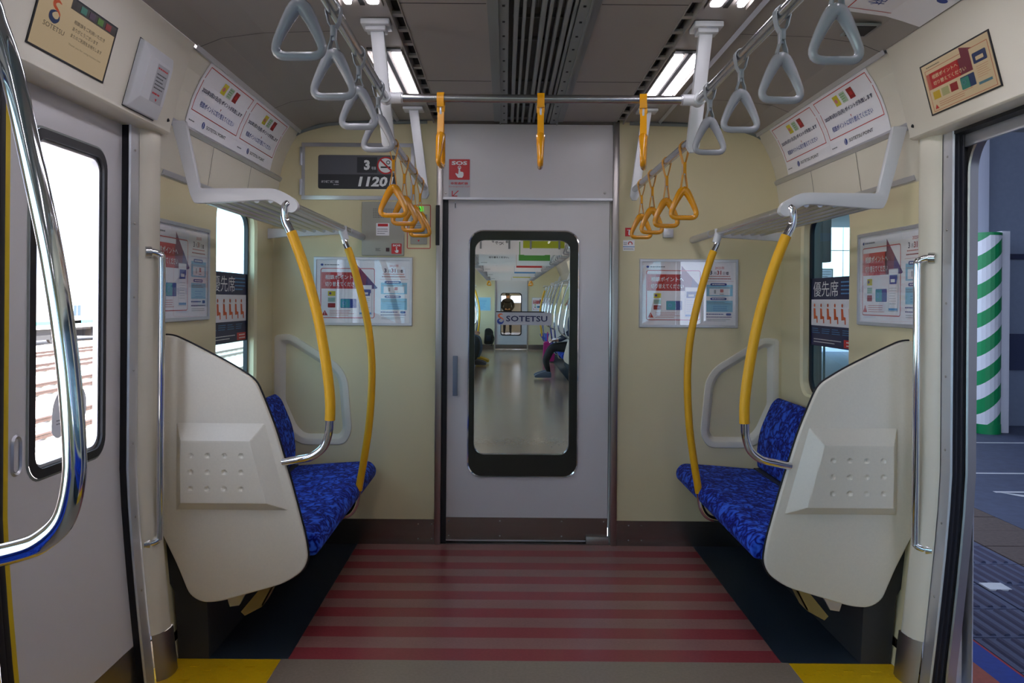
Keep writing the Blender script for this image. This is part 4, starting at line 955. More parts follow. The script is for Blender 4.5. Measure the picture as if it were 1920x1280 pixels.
def sos(name, label, x0, x1, z0, z1, y, tail):
    W = x1 - x0; H = z1 - z0; p = Print()
    if tail:
        p.poly(rrect(-.002, W + .002, -tail, H + .002, .003, 3), 'lightgrey', 0)
        p.text('非常通報器', W * .08, -tail * .27, tail * .14, 'red', 1, w=W * .84, bold=.02); p.text('Emergency Call', 0, -tail * .44, tail * .11, 'palered', 1, w=W)
        a = W * .14; p.poly([(a, -tail * .93), (a, -tail * .62), (a + .005, -tail * .62), (a + .005, -tail * .86)], 'red', 1); p.poly([(a, -tail * .93), (a + W * .27, -tail * .93), (a + W * .27, -tail * .93 + .005), (a + .005, -tail * .93 + .005)], 'red', 1)
        p.poly([(a + .001, -tail * .91), (a + .005, -tail * .93), (a + W * .34, -tail * .62), (a + W * .30, -tail * .59)], 'red', 1)
    p.poly(rrect(0, W, 0, H, .003, 3), 'red', 1); p.text('SOS', W * .12, H * .72, H * .19, 'white', 2, w=W * .76, bold=.04)
    hd_ = [(.47, .60), (.53, .60), (.545, .40), (.66, .38), (.70, .34), (.70, .20), (.64, .10), (.44, .10), (.36, .20), (.30, .30), (.34, .33), (.44, .27), (.45, .35)]
    p.poly([(a * W, b * H) for a, b in hd_], 'white', 2); p.ring(W * .5, H * .6, W * .085, W * .03, 'white', 2, 12)
    o = p.build('sos_sticker', None, flat(x0, z0, y)); tag(o, label, 'sticker', 'red emergency stickers'); return o
sos('sos_sticker', 'small red SOS sticker at the foot of the intercom panel', x0, x1, z0, z1, YE - .0205, 0)
x0, x1, z0, z1 = wall_rect(842, 299, 881, 337)
sos('sos_sticker', 'large red SOS sticker with hand and arrow on door header', x0, x1, z0, z1, YE - .0048, .098)
x0, x1, z0, z1 = wall_rect(763, 384, 808, 466); t = thing('indicator_panel', 'red-outlined panel with green lamp beside the door post', 'indicator', (x0, YE, z0)); W, H = x1 - x0, z1 - z0
p = Print(); p.poly(rrect(0, W, 0, H, .008, 4), 'lightgrey', 0); p.frame(0, 0, W, H, .004, 'red', 1, r=.008); p.build('outline', t, flat(0, 0, -.001), {'lightgrey': cream})
MB().box(W * .15, W * .85, -.012, 0, H * .10, H * .78).build('cover', mat('warm_grey', (0, 0, 0)), t, bevel=.004)
p = Print(); p.lines(W * .2, W * .8, H * .45, H * .7, 5, 'grey', 0, .3); p.poly([(W * .45, H * .2), (W * .55, H * .2), (W * .5, H * .15)], 'red', 0); p.rect(W * .24, H * .25, W * .76, H * .40, 'grey', 0); p.build('label', t, flat(0, 0, -.0123))
MB().box(W * .33, W * .68, -.008, 0, H * .85, H * .96).build('green_lamp', mat('green_led', (.10, .75, .05), .4, emit=.7), t, bevel=.002)
p = Print(); p.text('A', W * .46, H * .87, H * .07, 'black', 0, bold=.03); p.build('lamp_letter', t, flat(0, 0, -.0085))
for (u0, v0, u1, v1), kind, lb in (((1172, 427, 1188, 443), 0, 'small red extinguisher sticker right of the gangway door'), ((1168, 450, 1190, 470), 1, 'small white notice with red mark under red sticker')):
    x0, x1, z0, z1 = wall_rect(u0, v0, u1, v1); W, H = x1 - x0, z1 - z0; p = Print(); p.rect(0, 0, W, H, 'red' if not kind else 'paper', 0)
    if not kind: p.poly(rrect(W * .4, W * .65, H * .15, H * .65, .004, 3), 'white', 1); p.rect(W * .45, H * .65, W * .6, H * .78, 'white', 1); p.rect(W * .25, H * .7, W * .5, H * .77, 'white', 1)
    else: p.ring(W * .62, H * .66, W * .20, W * .08, 'red', 1, 14); p.rect(W * .44, H * .40, W * .80, H * .58, 'paper', 2); p.rect(0, H * .34, W, H * .40, 'skyblue', 1); p.lines(W * .06, W * .38, H * .5, H * .8, 2, 'grey', 1); p.lines(W * .06, W * .9, H * .08, H * .28, 2, 'grey', 1)
    tag(p.build('wall_sticker', None, flat(x0, z0, YE - .0006)), lb, 'sticker')
x0, x1, z0, z1 = wall_rect(1242, 430, 1261, 446); t = thing('switch_box', 'small grey square box behind the right yellow straps', 'switch', (x0, YE, z0)); W, H = x1 - x0, z1 - z0
MB().box(0, W, -.03, 0, 0, H).build('box', alu, t, bevel=.003); MB().box(W * .3, W * .7, -.034, -.03, H * .3, H * .7).build('button', white_p, t, bevel=.002)
# priority-seat stickers inside the side windows
def priority(sg):
    X = sg * (HW + .048); ya, yb = 3.50, 4.075; W, H = yb - ya, .335; zb = 1.115
    fn = lambda x, z, l: (X - sg * EPS * l - sg * .001, (ya + x) if sg < 0 else (yb - x), zb + z)
    p = Print(); p.rect(.02, 0, W - .02, H, 'paper', 0); p.rect(.02, H * .685, W - .02, H, 'navy', 1); p.rect(.02, 0, W - .02, H * .30, 'navy', 1)
    p.text('優先席', .05 if sg > 0 else .08, H * .725, H * .225, 'white', 2, w=.30, bold=0); p.lines(.38, W - .04, H * .74, H * .95, 4, 'skyblue', 2, .35)
    for i in range(6):
        x = .055 + i * .082; hh = H * .30; zb_ = H * .34
        p.disc(x + .012, zb_ + hh * .86, .009, 'orange', 2, 10); p.poly([(x, zb_ + hh * .72), (x + .022, zb_ + hh * .70), (x + .028, zb_ + hh * .35), (x + .050, zb_ + hh * .32), (x + .052, zb_), (x + .040, zb_), (x + .038, zb_ + hh * .20), (x + .004, zb_ + hh * .18)], 'orange', 2)
    for i in range(4): p.lines(.04 + i * .12, .14 + i * .12, H * .18, H * .27, 3, 'skyblue', 2, .3, i)
    p.lines(.06, .40, H * .04, H * .12, 2, 'white', 2, .3); p.rect(W - .16, H * .02, W - .03, H * .13, 'red', 2); p.lines(W - .13, W - .04, H * .03, H * .12, 2, 'white', 3)
    o = p.build('priority_sticker', None, fn); tag(o, 'navy and white priority-seat sticker on the %s window' % side(sg), 'sticker', 'priority-seat window stickers')
    m = MB()
    return o
priority(-1); priority(1)
# ================================================================== OUTSIDE, LEFT: tracks and a train
bal = mat('ballast', lin((.80, .74, .70)), .9, bump=1.0, scale=9, var=.35)
GZ = -1.25
struct(MB().box(-90, -1.75, -60, 90, GZ - .3, GZ).build('trackbed', bal))
rail_m = mat('rusty_rail', lin((.30, .23, .21)), .5, bump=.3, scale=30, var=.2); sleeper_m = mat('concrete_sleeper', lin((.6, .58, .55)), .8, bump=.3, var=.1)
names = ['nearest the train door', 'second from the train', 'third from the train', 'fourth from the train', 'before the parked train']
for i, xc in enumerate((-5.2, -8.9, -12.6, -16.3, -20.0)):
    t = thing('railway_track', 'railway track on bright ballast, %s' % names[i], 'track', (xc, 0, GZ), group='parallel tracks on the left')
    for s in (-.54, .54): MB().prism([(-.045, 0), (.045, 0), (.045, .008), (.010, .016), (.010, .055), (.03, .062), (.03, .09), (-.03, .09), (-.03, .062), (-.010, .055), (-.010, .016), (-.045, .008)], lambda a, b, y: (s + a, y, b + .05), -12, 60).build('rail', rail_m, t)
    m = MB(); y = -4
    while y < 50: m.box(-1.05, 1.05, y, y + .22, -.1, .045); y += .68
    o = m.build('sleepers', sleeper_m, t); o['kind'] = 'stuff'
t = thing('parked_train', 'white and teal commuter train parked beyond the tracks', 'train', (-25.4, 3, GZ + .1), group=None)
wh = mat('train_white', lin((.85, .86, .86)), .4, bump=.03); te = mat('train_teal', lin((.25, .66, .62)), .4, bump=.03); gl = mat('dark_window', (.03, .05, .09), .1)
MB().prism(rpoly([(-1.4, .75), (1.4, .75), (1.42, 1.6), (1.38, 3.1), (1.0, 3.55), (-1.0, 3.55), (-1.38, 3.1), (-1.42, 1.6)], [.02, .02, .1, .2, .3, .3, .2, .1], 3), lambda a, b, y: (a, y, b), -14, 52).build('body', wh, t)
MB().box(1.405, 1.43, -14, 52, .98, 1.16).build('teal_band', te, t)
k = -13.6
while k < 51:
    f = MB().box(1.38, 1.425, k, k + 1.5, 1.38, 1.95).build('window', gl, t); 
    MB().box(1.36, 1.43, k + 1.95, k + 2.85, .85, 2.55).build('door', wh, t); MB().box(1.42, 1.435, k + 2.02, k + 2.36, 1.4, 2.0).box(1.42, 1.435, k + 2.44, k + 2.78, 1.4, 2.0).build('door_window', gl, t)
    k += 4.4
m = MB(); k = -12
while k < 50: m.box(-1.1, 1.1, k, k + 2.6, .18, .7); m.tube([(.7, k + 3.2, .33), (.85, k + 3.2, .33)], .38, 12); m.tube([(.7, k + 5.2, .33), (.85, k + 5.2, .33)], .38, 12); k += 7
m.build('underframe', mat('under_grey', (.03, .03, .035), .8), t)
MB().box(-1, 1, -14, 52, .6, .78).build('sole_bar', mat('under_grey', (0, 0, 0)), t)

# ================================================================== OUTSIDE, RIGHT: platform
PZ = -.02
pf = sempty('platform')
asph = mat('asphalt_blue_grey', lin((.27, .30, .40)), .75, bump=.5, scale=14, var=.14)
tile_m = mat('tactile_tile', lin((.29, .31, .42)), .6, bump=.3, scale=50, var=.1); brown_m = mat('brown_paving', lin((.33, .28, .27)), .7, bump=.4, scale=40, var=.2)
orange_m = mat('orange_paint', lin((.62, .30, .24)), .6, bump=.3, var=.12); blue_m = mat('blue_paint', lin((.09, .21, .56)), .55, bump=.3, var=.1); linew = mat('white_line_paint', lin((.78, .79, .82)), .6, bump=.3, var=.06)
MB().box(3.0, 14, -14, 40, -.5, PZ).build('asphalt_slab', asph, pf); MB().box(1.545, 3.0, -14, 40, -.5, PZ - .012).build('platform_base', asph, pf)
MB().box(1.545, 1.655, -14, 40, PZ - .012, PZ).build('orange_strip', orange_m, pf); m = MB().box(1.655, 1.765, -14, 40, PZ - .012, PZ); m.build('blue_strip', blue_m, pf)
MB().box(1.765, 1.775, -14, 40, PZ - .012, PZ).build('red_line', mat('red_line_paint', lin((.6, .14, .2)), .6), pf)
m = MB()
for y in (2.2, 3.22, 4.3): m.box(1.66, 1.76, y, y + .12, PZ, PZ + .0015)
m.build('white_block', linew, pf)
# each tile is a piece; near ones only, the rest recede
tm = MB().box(.004, .386, .004, .301, -.014, 0)
for j in range(6):
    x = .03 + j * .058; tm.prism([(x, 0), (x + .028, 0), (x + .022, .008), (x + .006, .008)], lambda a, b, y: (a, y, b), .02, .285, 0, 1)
tile0 = tm.build('paving_tile', [tile_m, mat('tile_rib_shade', lin((.20, .19, .30)), .7)], pf); bt0 = MB().box(.004, .434, .004, .301, -.014, 0).build('brown_tile', brown_m, pf)  # rib sides coloured darker to stand in for their shading
first = True
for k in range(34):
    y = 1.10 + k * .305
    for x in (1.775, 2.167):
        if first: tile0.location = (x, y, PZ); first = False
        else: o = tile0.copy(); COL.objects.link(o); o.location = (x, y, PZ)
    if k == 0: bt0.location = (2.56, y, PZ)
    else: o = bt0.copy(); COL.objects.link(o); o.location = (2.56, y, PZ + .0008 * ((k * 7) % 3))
m = MB()
for y, x0, x1 in ((7.75, 3.9, 5.3), (6.35, 3.3, 7), (5.72, 3.4, 7)): m.box(x0, x1, y, y + .035, PZ, PZ + .002)
m.add([(3.42, 5.72, PZ + .003), (3.50, 5.60, PZ + .003), (4.7, 4.75, PZ + .003), (4.95, 4.85, PZ + .003)], [(0, 1, 2, 3)])
m.box(2.17, 2.275, 3.76, 3.85, PZ + .001, PZ + .0085)
m.build('white_marking', linew, pf)
# roof over the platform
struct(MB().box(2.0, 18, -30, 21, 3.3, 3.45).build('platform_roof', mat('roof_grey', (.16, .17, .19), .7)))
# hoarding and striped post
struct(MB().box(10.5, 10.6, -30, 21, -.1, 3.3).build('sky_block_wall', mat('sky_block_grey', lin((.42, .45, .52)), .6, bump=.1)))  # unseen wall, added to block low sky light from under the roof
t = thing('hoarding_wall', 'tall grey-blue hoarding wall on the platform', 'wall', (5.06, 8.85, PZ))
hm = mat('hoarding_grey', lin((.50, .54, .63)), .6, bump=.08, scale=20, var=.04)
for i in range(9):
    if i == 0: MB().box(.10 + 0, .95, 0, .04, 0, 3.25).build('panel', hm, t, bevel=.004)
    else: MB().box(.955 + (i - 1) * .9, .955 + i * .9 - .005, 0, .04, 0, 3.25).build('panel', hm, t, bevel=.004)
MB().box(.14, 8, -.05, 0, 1.84, 1.90).build('hand_rail', mat('navy_rail', (.02, .025, .07), .5), t)
MB().box(.20, .6, -.05, -.0, .62, 1.02).build('notice_box', mat('navy_box', (.03, .04, .10), .5), t)
mat('hoarding_white', lin((.82, .84, .92)), .5)
t = thing('striped_post', 'green and white striped padded post on the platform', 'post', (4.93, 8.38, PZ))
gs = mat('green_vinyl', lin((.05, .55, .32)), .4, bump=.3, scale=6); ws = mat('white_vinyl', lin((.88, .88, .92)), .4, bump=.3, scale=6)
N = 20; R = .13; H = 2.09; st = [[(R * math.cos(2 * math.pi * i / N), R * math.sin(2 * math.pi * i / N), z) for i in range(N)] for z in (0, H)]
mb_g = MB(); mb_w = MB(); per = .30; K = 14
# stripes climb to the right: cut each strip at the stripe boundaries
for i in range(N):
    a0 = 2 * math.pi * i / N; a1 = 2 * math.pi * (i + 1) / N; xx0 = R * math.cos(a0); xx1 = R * math.cos(a1)
    if math.sin((a0 + a1) / 2) > 0: s0, s1 = 0, 0
    o0 = .85 * xx0; o1 = .85 * xx1; k = -4
    while k < 34:
        for col, mbx in ((0, mb_g), (1, mb_w)):
            b = k * per / 2 * 2 / 2
            za = (k + col) * per / 2; zb = za + per / 2
            q = [(R * math.cos(a0), R * math.sin(a0), za + o0), (R * math.cos(a1), R * math.sin(a1), za + o1), (R * math.cos(a1), R * math.sin(a1), zb + o1), (R * math.cos(a0), R * math.sin(a0), zb + o0)]
            q = [(x, y, min(max(z, 0), H)) for x, y, z in q]
            if max(p[2] for p in q) > 0 and min(p[2] for p in q) < H and q[0] != q[3]: mbx.add(q, [(0, 1, 2, 3)])
        k += 2
mb_g.build('green_stripe', gs, t, fix=False); mb_w.build('white_stripe', ws, t, fix=False)
MB().tube([(0, 0, 0), (0, 0, .10)], R + .004, 20).build('base_band', gs, t); MB().tube([(0, 0, H - .03), (0, 0, H)], R + .003, 20).build('top_band', gs, t)
for x in (-.155, .135): MB().box(x, x + .045 if x < 0 else x + .09, -.02, .08, 0, H + .02).build('edge_board', ws, t, bevel=.004)
MB().box(-.21, -.15, -.05, .03, 0, .12).build('clamp', dark, t)
# upright panel above the post
t = thing('platform_column', 'pale square column behind the striped post', 'column', (4.98, 8.68, PZ))
MB().box(-.12, .10, -.08, .12, 0, 3.3).build('shaft', mat('hoarding_white', (0, 0, 0)), t, bevel=.01); MB().box(-.15, .13, -.11, .15, 0, .1).build('foot', alu, t)
# tiled building across, seen through the right car window
t = thing('tiled_building', 'pale tiled building seen through the right car window', 'building', (6, 24, PZ))
bt = mat('pale_cladding', lin((.80, .84, .86)), .6, bump=.05)
for i in range(6):
    for j in range(8): MB().box(-4 + i * 2.0 + .02, -4 + (i + 1) * 2.0, 0, .1, j * 1.3 - 1 + .02, (j + 1) * 1.3 - 1).build('panel' if (i + j) else 'panel', bt, t)
MB().box(-4, 8, .08, .3, -1, 9.4).build('backing', dark, t)
t = thing('steel_column', 'dark steel platform column seen through the right car window', 'column', (2.56, 7.0, PZ))
cm = mat('column_dark_teal', lin((.20, .27, .28)), .5, bump=.1)
MB().box(-.07, .07, -.07, .07, 0, 3.3).box(.06, .15, -.06, .06, 1.70, 3.3).build('shaft', cm, t, bevel=.01); MB().box(-.13, .13, -.13, .13, 0, .04).build('base_plate', cm, t)
t = thing('notice_board', 'small framed notice seen through the right car window', 'sign', (3.20, 8.3, 1.55))
MB().box(-.08, .08, 0, .03, -.01, .13).build('frame', cm, t); p = Print(); p.rect(-.07, 0, .07, .12, 'paper', 0); p.lines(-.06, .06, .01, .11, 4, 'grey', 1, .3); p.build('sheet', t, flat(0, 0, -.001))
MB().tube([(0, .015, -1.57), (0, .015, 0)], .012, 8).build('leg', cm, t)

# ================================================================== NEXT CAR through the gangway door
n0, n1 = 5.25, 21.5; NX = .05
fb = mat('far_floor', lin((.52, .46, .39)), .2, bump=.05, scale=40, var=.05)
nf = sempty('floor_2'); MB().box(-1.45, 1.45, n0 - .05, n1, -.05, 0).build('floor_sheet', fb, nf)
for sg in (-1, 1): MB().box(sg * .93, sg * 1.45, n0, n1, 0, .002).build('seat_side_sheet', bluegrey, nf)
nc = sempty('ceiling_2'); m = MB()
for sg in (-1, 1): loft([(0, ZC)] + PROF[1:] + [(1.35, 1.985), (1.385, 1.78)], n0, n1, sg, m)
m.build('ceiling_panel', ceil_m, nc, fix=False)
for j in range(5): MB().box(-.10 + j * .045, -.08 + j * .045, n0, n1, ZC - .01, ZC).build('duct_louvre', duct_m, nc)
for sg, nm in ((-1, 'left_2'), (1, 'right_2')):
    wl = sempty('wall_' + nm); X = sg * HW
    doors = [(6.85, 8.15), (11.67, 12.97), (16.5, 17.8)]; y = n0
    for (a, b) in doors + [(n1, n1)]:
        m = MB(); hole = [rrect(y + .3, a - .3, .86, 1.77, .09, 4)] if a - y > 1 else []
        m.holed([(y, 0), (a, 0), (a, 1.98), (y, 1.98)], hole, lambda p, q: (X, p, q)); m.build('wall_panel', cream, wl, fix=False)
        if hole: MB().face([(X + sg * .03, y + .2, .8), (X + sg * .03, a - .2, .8), (X + sg * .03, a - .2, 1.8), (X + sg * .03, y + .2, 1.8)]).build('pane', teal_g, wl)
        if b > a:
            mm = MB()
            for q0 in (a, (a + b) / 2): mm.holed([(q0, 0), (q0 + .65, 0), (q0 + .65, 1.93), (q0, 1.93)], [rrect(q0 + .13, q0 + .52, .82, 1.8, .05, 4)], lambda p, q: (sg * 1.41, p, q))
            mm.build('door_leaf', doorpaint, wl, fix=False)
            MB().prism(HP, lambda x, z, t: (sg * x, t, z), a - .12, b + .12).build('header_box', cream2, wl)
            for q0 in (a - .1, b): MB().box(sg * 1.352, sg * 1.41, q0, q0 + .1, 0, 1.93).build('door_column', cream2, wl)
        y = b
# end wall of the next car with its own door
ne = sempty('wall_front_2')
f = lambda p, q: (p + NX, n1, q)
dxa, dxb, dz = -.42, .42, 1.87
MB().holed([(-1.6, 0), (dxa, 0), (dxa, 2.4), (-1.6, 2.4)], [], f).holed([(dxb, 0), (1.6, 0), (1.6, 2.4), (dxb, 2.4)], [], f).holed([(dxa, dz), (dxb, dz), (dxb, 2.4), (dxa, 2.4)], [], f).build('end_panel', cream, ne, fix=False)
MB().box(dxa - .03 + NX, dxa + NX, n1 - .02, n1 + .05, 0, dz).box(dxb + NX, dxb + .03 + NX, n1 - .02, n1 + .05, 0, dz).build('door_post', steel, ne)
MB().box(-1.38, dxa - .04 + NX, n1 - .01, n1, 0, .13).box(dxb + .04 + NX, 1.38, n1 - .01, n1, 0, .13).box(dxa + NX, dxb + NX, n1 - .005, n1 + .02, .02, .13).build('kick_plate', steelh, ne)
wo = rrect(-.29, .28, .37, 1.52, .07, 5); wi = rrect(-.27, .255, .40, 1.50, .06, 5)
m = MB().holed([(dxa, 0.01), (dxb, .01), (dxb, dz), (dxa, dz)], [wo], lambda p, q: (p + NX, n1 + .03, q)); m.build('door_leaf', doorpaint, ne, fix=False)
MB().rings([[(p + NX, n1 + .025, q) for p, q in wo], [(p + NX, n1 + .02, q) for p, q in wi]]).build('gasket', black, ne, fix=False)
# car beyond, closed by a bright-windowed end
n2, n3 = 22.2, 34.0
nb = sempty('wall_back_2'); m = MB().box(-1.4, 1.4, n2 - .7, n3, -.05, 0); m.build('floor_sheet', fb, nb)
m = MB()
m.face([(-1.38, n2, 0), (-1.38, n3, 0), (-1.38, n3, 2.3), (-1.38, n2, 2.3)]); m.face([(1.38, n2, 0), (1.38, n3, 0), (1.38, n3, 2.3), (1.38, n2, 2.3)]); m.face([(-1.38, n2, 2.3), (1.38, n2, 2.3), (1.38, n3, 2.3), (-1.38, n3, 2.3)])
m.build('shell', cream, nb, fix=False)
MB().holed([(-1.5, 0), (1.5, 0), (1.5, 2.3), (-1.5, 2.3)], [rrect(-.33, .05, 1.22, 1.50, .05, 4), rrect(.12, .66, 1.22, 1.50, .05, 4), rrect(-.3, .6, .35, .5, .02, 3)], lambda p, q: (p, n3, q)).build('end_panel', mat('far_end_white', lin((.75, .78, .84)), .5), nb, fix=False)
# gangway walls between the cars
gw = sempty('trim_7')
m = MB(); m.holed([(-1.5, 0), (-.40, 0), (-.40, 2.0), (.40, 2.0), (.40, 0), (1.5, 0), (1.5, 2.4), (-1.5, 2.4)], [], lambda p, q: (p, n0, q)); m.build('end_frame', doorpaint, gw, fix=False)
for i in range(7):
    y = YE + .12 + i * .11
    for sg in (-1, 1): MB().box(sg * (.48 + .03 * (i % 2)), sg * (.50 + .03 * (i % 2)), y, y + .11, 0, 2.1).build('bellows_fold', mat('bellows', (.10, .10, .11), .7), gw)
MB().box(-.55, .55, YE + .1, n0, 2.08, 2.12).build('bellows_roof', mat('bellows', (0, 0, 0)), gw)
# lamps of the next car
for sg in (-1, 1):
    t = thing('ceiling_lamp', 'added lamp tube in the car beyond, %s side' % side(sg), 'ceiling lamp', (sg * .6, 24.5, 2.27), group='added lamp tubes of the car beyond')  # out-of-view tubes added to brighten the car beyond
    MB().tube([(0, 0, 0), (0, 8, 0)], .02, 8).build('tube', mat('far_tube', (1, .92, .82), .4, emit=13.0), t)
for i, y in enumerate((6.0, 8.7, 11.4, 14.1, 16.8, 19.4)):
    for sg in (-1, 1):
        t = thing('ceiling_lamp', 'lamp tube in the next car, %s row' % side(sg), 'ceiling lamp', (sg * .62, y, ZC - .015), group='lamp tubes of the next car, %s row' % side(sg))
        MB().box(-.03, .03, 0, 1.3, .0, .012).build('holder', alu, t)
        MB().tube([(0, 0, -.012), (0, 1.3, -.012)], .016, 8).build('tube', mat('far_tube', (1, .92, .82), .4, emit=13.0), t)
# hanging advertisements, left and right sheet in each row
ROWS = [(8.4, 'lime', 'yellow-green framed'), (11.1, 'green', 'green framed'), (13.5, 'red', 'red banded'), (16.4, 'skyblue', 'blue banded'), (19.6, 'yellow', 'yellow banded')]
for Y, c, nm in ROWS:
    for sd in (0, 1):
        t = thing('hanging_poster', ('white text sheet hanging left of the %s one' % nm) if not sd else ('%s sheet hanging from next car ceiling' % nm), 'poster', (-.52 + sd * .525 + .03, Y, 1.805), group='hanging sheets in the next car')
        p = Print(); W, H = .515, .364; p.rect(0, 0, W, H, 'paper', 0)
        if sd: p.frame(.03, .07, W - .05, H - .03, .075, c, 1); p.rect(.11, .15, W - .12, H - .10, 'white', 2); p.lines(.13, .30, .22, .25, 1, 'dark', 3); p.rect(.0, 0, W, .05, 'paper', 1)
        else:
            if Y < 9:
                for i in range(9): a = math.radians(200 + i * 17); p.text('みんなでつくるミライへ'[i], .30 + .13 * math.cos(a), .24 + .14 * math.sin(a), .03, 'dark', 1, bold=.03)
            else: p.text('切り替えください。', .14, .10, .028, 'dark', 1, w=.28, bold=.03); p.lines(.03, .12, .03, .05, 1, 'grey', 1)
        p.build('print', t, flat(0, 0, -.001)); MB().box(0, W, 0, .001, 0, H).build('sheet', INK['paper'], t)
        for x in (.10, .40): MB().box(x, x + .02, -.006, .008, .22 if Y > 9 else .0 + .06, .50).build('clip', mat('clip_grey', lin((.55, .56, .58)), .4), t)
# strap rows and racks
for sg in (-1, 1):
    t = thing('overhead_rail', 'strap rail of the next car, %s side' % side(sg), 'rail', (sg * RX, 0, 2.013)); MB().tube([(0, 5.6, 0), (0, 21.2, 0)], .0145, 6).build('bar', satin, t)
    for i in range(38):
        y = 6.2 + i * .36
        dup(g0, (sg * RX, y, 2.013), .1 * math.sin(i * 2.1), 'grey strap in the %s strap row of the next car' % side(sg), 'grey straps of the next car, %s row' % side(sg))
    for i in range(3): dup(y0, (sg * RX, 20.1 + i * .33, 1.96), 0, 'yellow strap by the far end wall, %s side' % side(sg), 'yellow straps at the far end, %s side' % side(sg))
    for k, (a, b) in enumerate(((5.4, 6.8), (8.2, 11.6), (13.0, 16.45), (17.85, 21.3))):
        t = thing('luggage_rack', 'rack in the next car, %s side, %s' % (side(sg), ('first', 'second', 'third', 'last')[k] + ' from the gangway'), 'rack', (sg * 1.1, a, 1.66), group='racks in the next car')
        f = lambda x, z, y: (sg * (x - 1.1), y, z - 1.66)
        for e_ in (0, b - a): MB().prism([(1.38, 1.97), (1.32, 1.97), (1.238, 1.728), (.90, 1.72), (.88, 1.65), (1.265, 1.68)], f, e_ - .01, e_ + .01).build('end_bracket', white_p, t)
        MB().tube([f(.897, 1.664, 0), f(.897, 1.664, b - a)], .017, 8).build('front_rail', satin, t)
        for i in range(5): MB().tube([f(1.0 + i * .08, 1.672, 0), f(1.0 + i * .08, 1.672, b - a)], .01, 6).build('slat_tube', satin, t)
        t = thing('bench_seat', 'blue bench in the next car, %s side, %s from the gangway' % (side(sg), ('first', 'second', 'third', 'last')[k]), 'seat', (sg * 1.1, a, 0), group='benches in the next car')
        g = lambda x, z, y: (sg * (x - 1.1), y, z)
        MB().prism([(.82, .37), (.81, .44), (.84, .46), (1.28, .43), (1.28, .36)], g, .05, b - a - .05).build('seat_cushion', moquette, t, bevel=.01); MB().prism([(1.24, .44), (1.25, .64), (1.33, .82), (1.375, .80), (1.375, .44)], g, .05, b - a - .05).build('backrest', moquette, t, bevel=.01)
        MB().prism([(1.1, 0), (1.1, .36), (1.37, .36), (1.34, 0)], g, .05, b - a - .05).build('heater_cover', dark, t)
    o = rpoly(OUT, .04, 3)
    for k, y in enumerate((6.85, 8.15, 11.67, 12.97, 16.5, 17.8)):
        t = thing('sneeze_panel', 'ivory panel in the next car, %s side, %s from the gangway' % (side(sg), ('first', 'second', 'third', 'fourth', 'fifth', 'sixth')[k]), 'partition', (sg * 1.1, y, 0), group='panels in the next car')
        MB().prism(o, lambda x, z, yy: (sg * (x - 1.1), yy, z), -.015, .015).build('body', grp, t, bevel=.005)
        t = pole(sg, y + (.03 if k % 2 == 0 else -.03), [(.897, 1.664, 0), (.917, 1.64, 0), (.893, 1.56, 0), (.845, 1.43, 0), (.80, 1.27, 0), (.768, 1.10, 0), (.752, .97, 0), (.757, .86, 0), (.785, .80, 0), (.865, .745, 0), (.925, .732, 0)], None, 'chrome pole in the next car, %s side, %s from the gangway' % (side(sg), ('first', 'second', 'third', 'fourth', 'fifth', 'sixth')[k]), group='chrome poles in the next car')
    for k, y in enumerate((9.3, 10.5, 14.1, 15.3, 18.6)):
        t = pole(sg, y, [(.895, 1.645, 0), (.86, 1.54, 0), (.815, 1.39, 0), (.775, 1.22, 0), (.755, 1.07, 0), (.752, .92, 0), (.762, .74, 0), (.785, .57, 0), (.812, .41, 0), (.855, .31, 0), (.95, .30, 0)], None, 'chrome bench pole in the next car, %s side, %s' % (side(sg), ('first', 'second', 'third', 'fourth', 'fifth')[k]), group='chrome poles in the next car')
    pole(sg, 19.9, [(.895, 1.645, 0), (.86, 1.54, 0), (.815, 1.39, 0), (.775, 1.22, 0), (.755, 1.07, 0), (.752, .92, 0), (.762, .74, 0), (.785, .57, 0), (.812, .41, 0), (.855, .31, 0), (.95, .30, 0)], (.42, 1.58), 'yellow-sleeved pole at the far end of next car, %s side' % side(sg), group='yellow poles in the next car', wr=.022)
    t = thing('far_poster', 'small framed poster on the far end wall, %s of its door' % side(sg), 'poster', (sg * .80 - .25 + NX, n1, 1.03)); MB().box(0, .5, -.01, 0, 0, .37).build('frame', alu, t); p = Print(); p.rect(.015, .015, .485, .355, 'paper' if sg > 0 else 'cyan', 0)
    if sg > 0: point_ad(p, .01, .01, .48, .35)
    else: p.lines(.05, .4, .05, .3, 7, 'skyblue', 1, .3)
    p.build('print', t, flat(0, 0, -.0105))

# ================================================================== PASSENGERS
def body(name, joints, edges, parent, matfn, mats, sub=2):
    me = bpy.data.meshes.new(name); me.from_pydata([j[0] for j in joints], edges, []); o = bpy.data.objects.new(name, me); COL.objects.link(o)
    sk = o.modifiers.new('skin', 'SKIN'); sk.use_smooth_shade = True
    for i, j in enumerate(joints): r = j[1]; me.skin_vertices[0].data[i].radius = (r, r) if not isinstance(r, tuple) else r; me.skin_vertices[0].data[i].use_root = (i == 0)
    ss = o.modifiers.new('sub', 'SUBSURF'); ss.levels = sub; ss.render_levels = sub
    dg = bpy.context.evaluated_depsgraph_get(); dg.update(); m2 = bpy.data.meshes.new_from_object(o.evaluated_get(dg)); o.modifiers.clear(); o.data = m2; bpy.data.meshes.remove(me)
    m2.materials.clear()
    for x in mats: m2.materials.append(x)
    for f in m2.polygons: f.material_index = matfn(f.center); f.use_smooth = True
    o.parent = parent; return o
skin_m = mat('skin', lin((.72, .55, .46)), .55, bump=.05); hair_m = mat('dark_hair', (.012, .01, .01), .5, bump=.4, scale=200, stretch=(1, 1, .1))
def cloth(n, c): return mat(n, lin(c), .85, bump=.4, scale=60, var=.12)
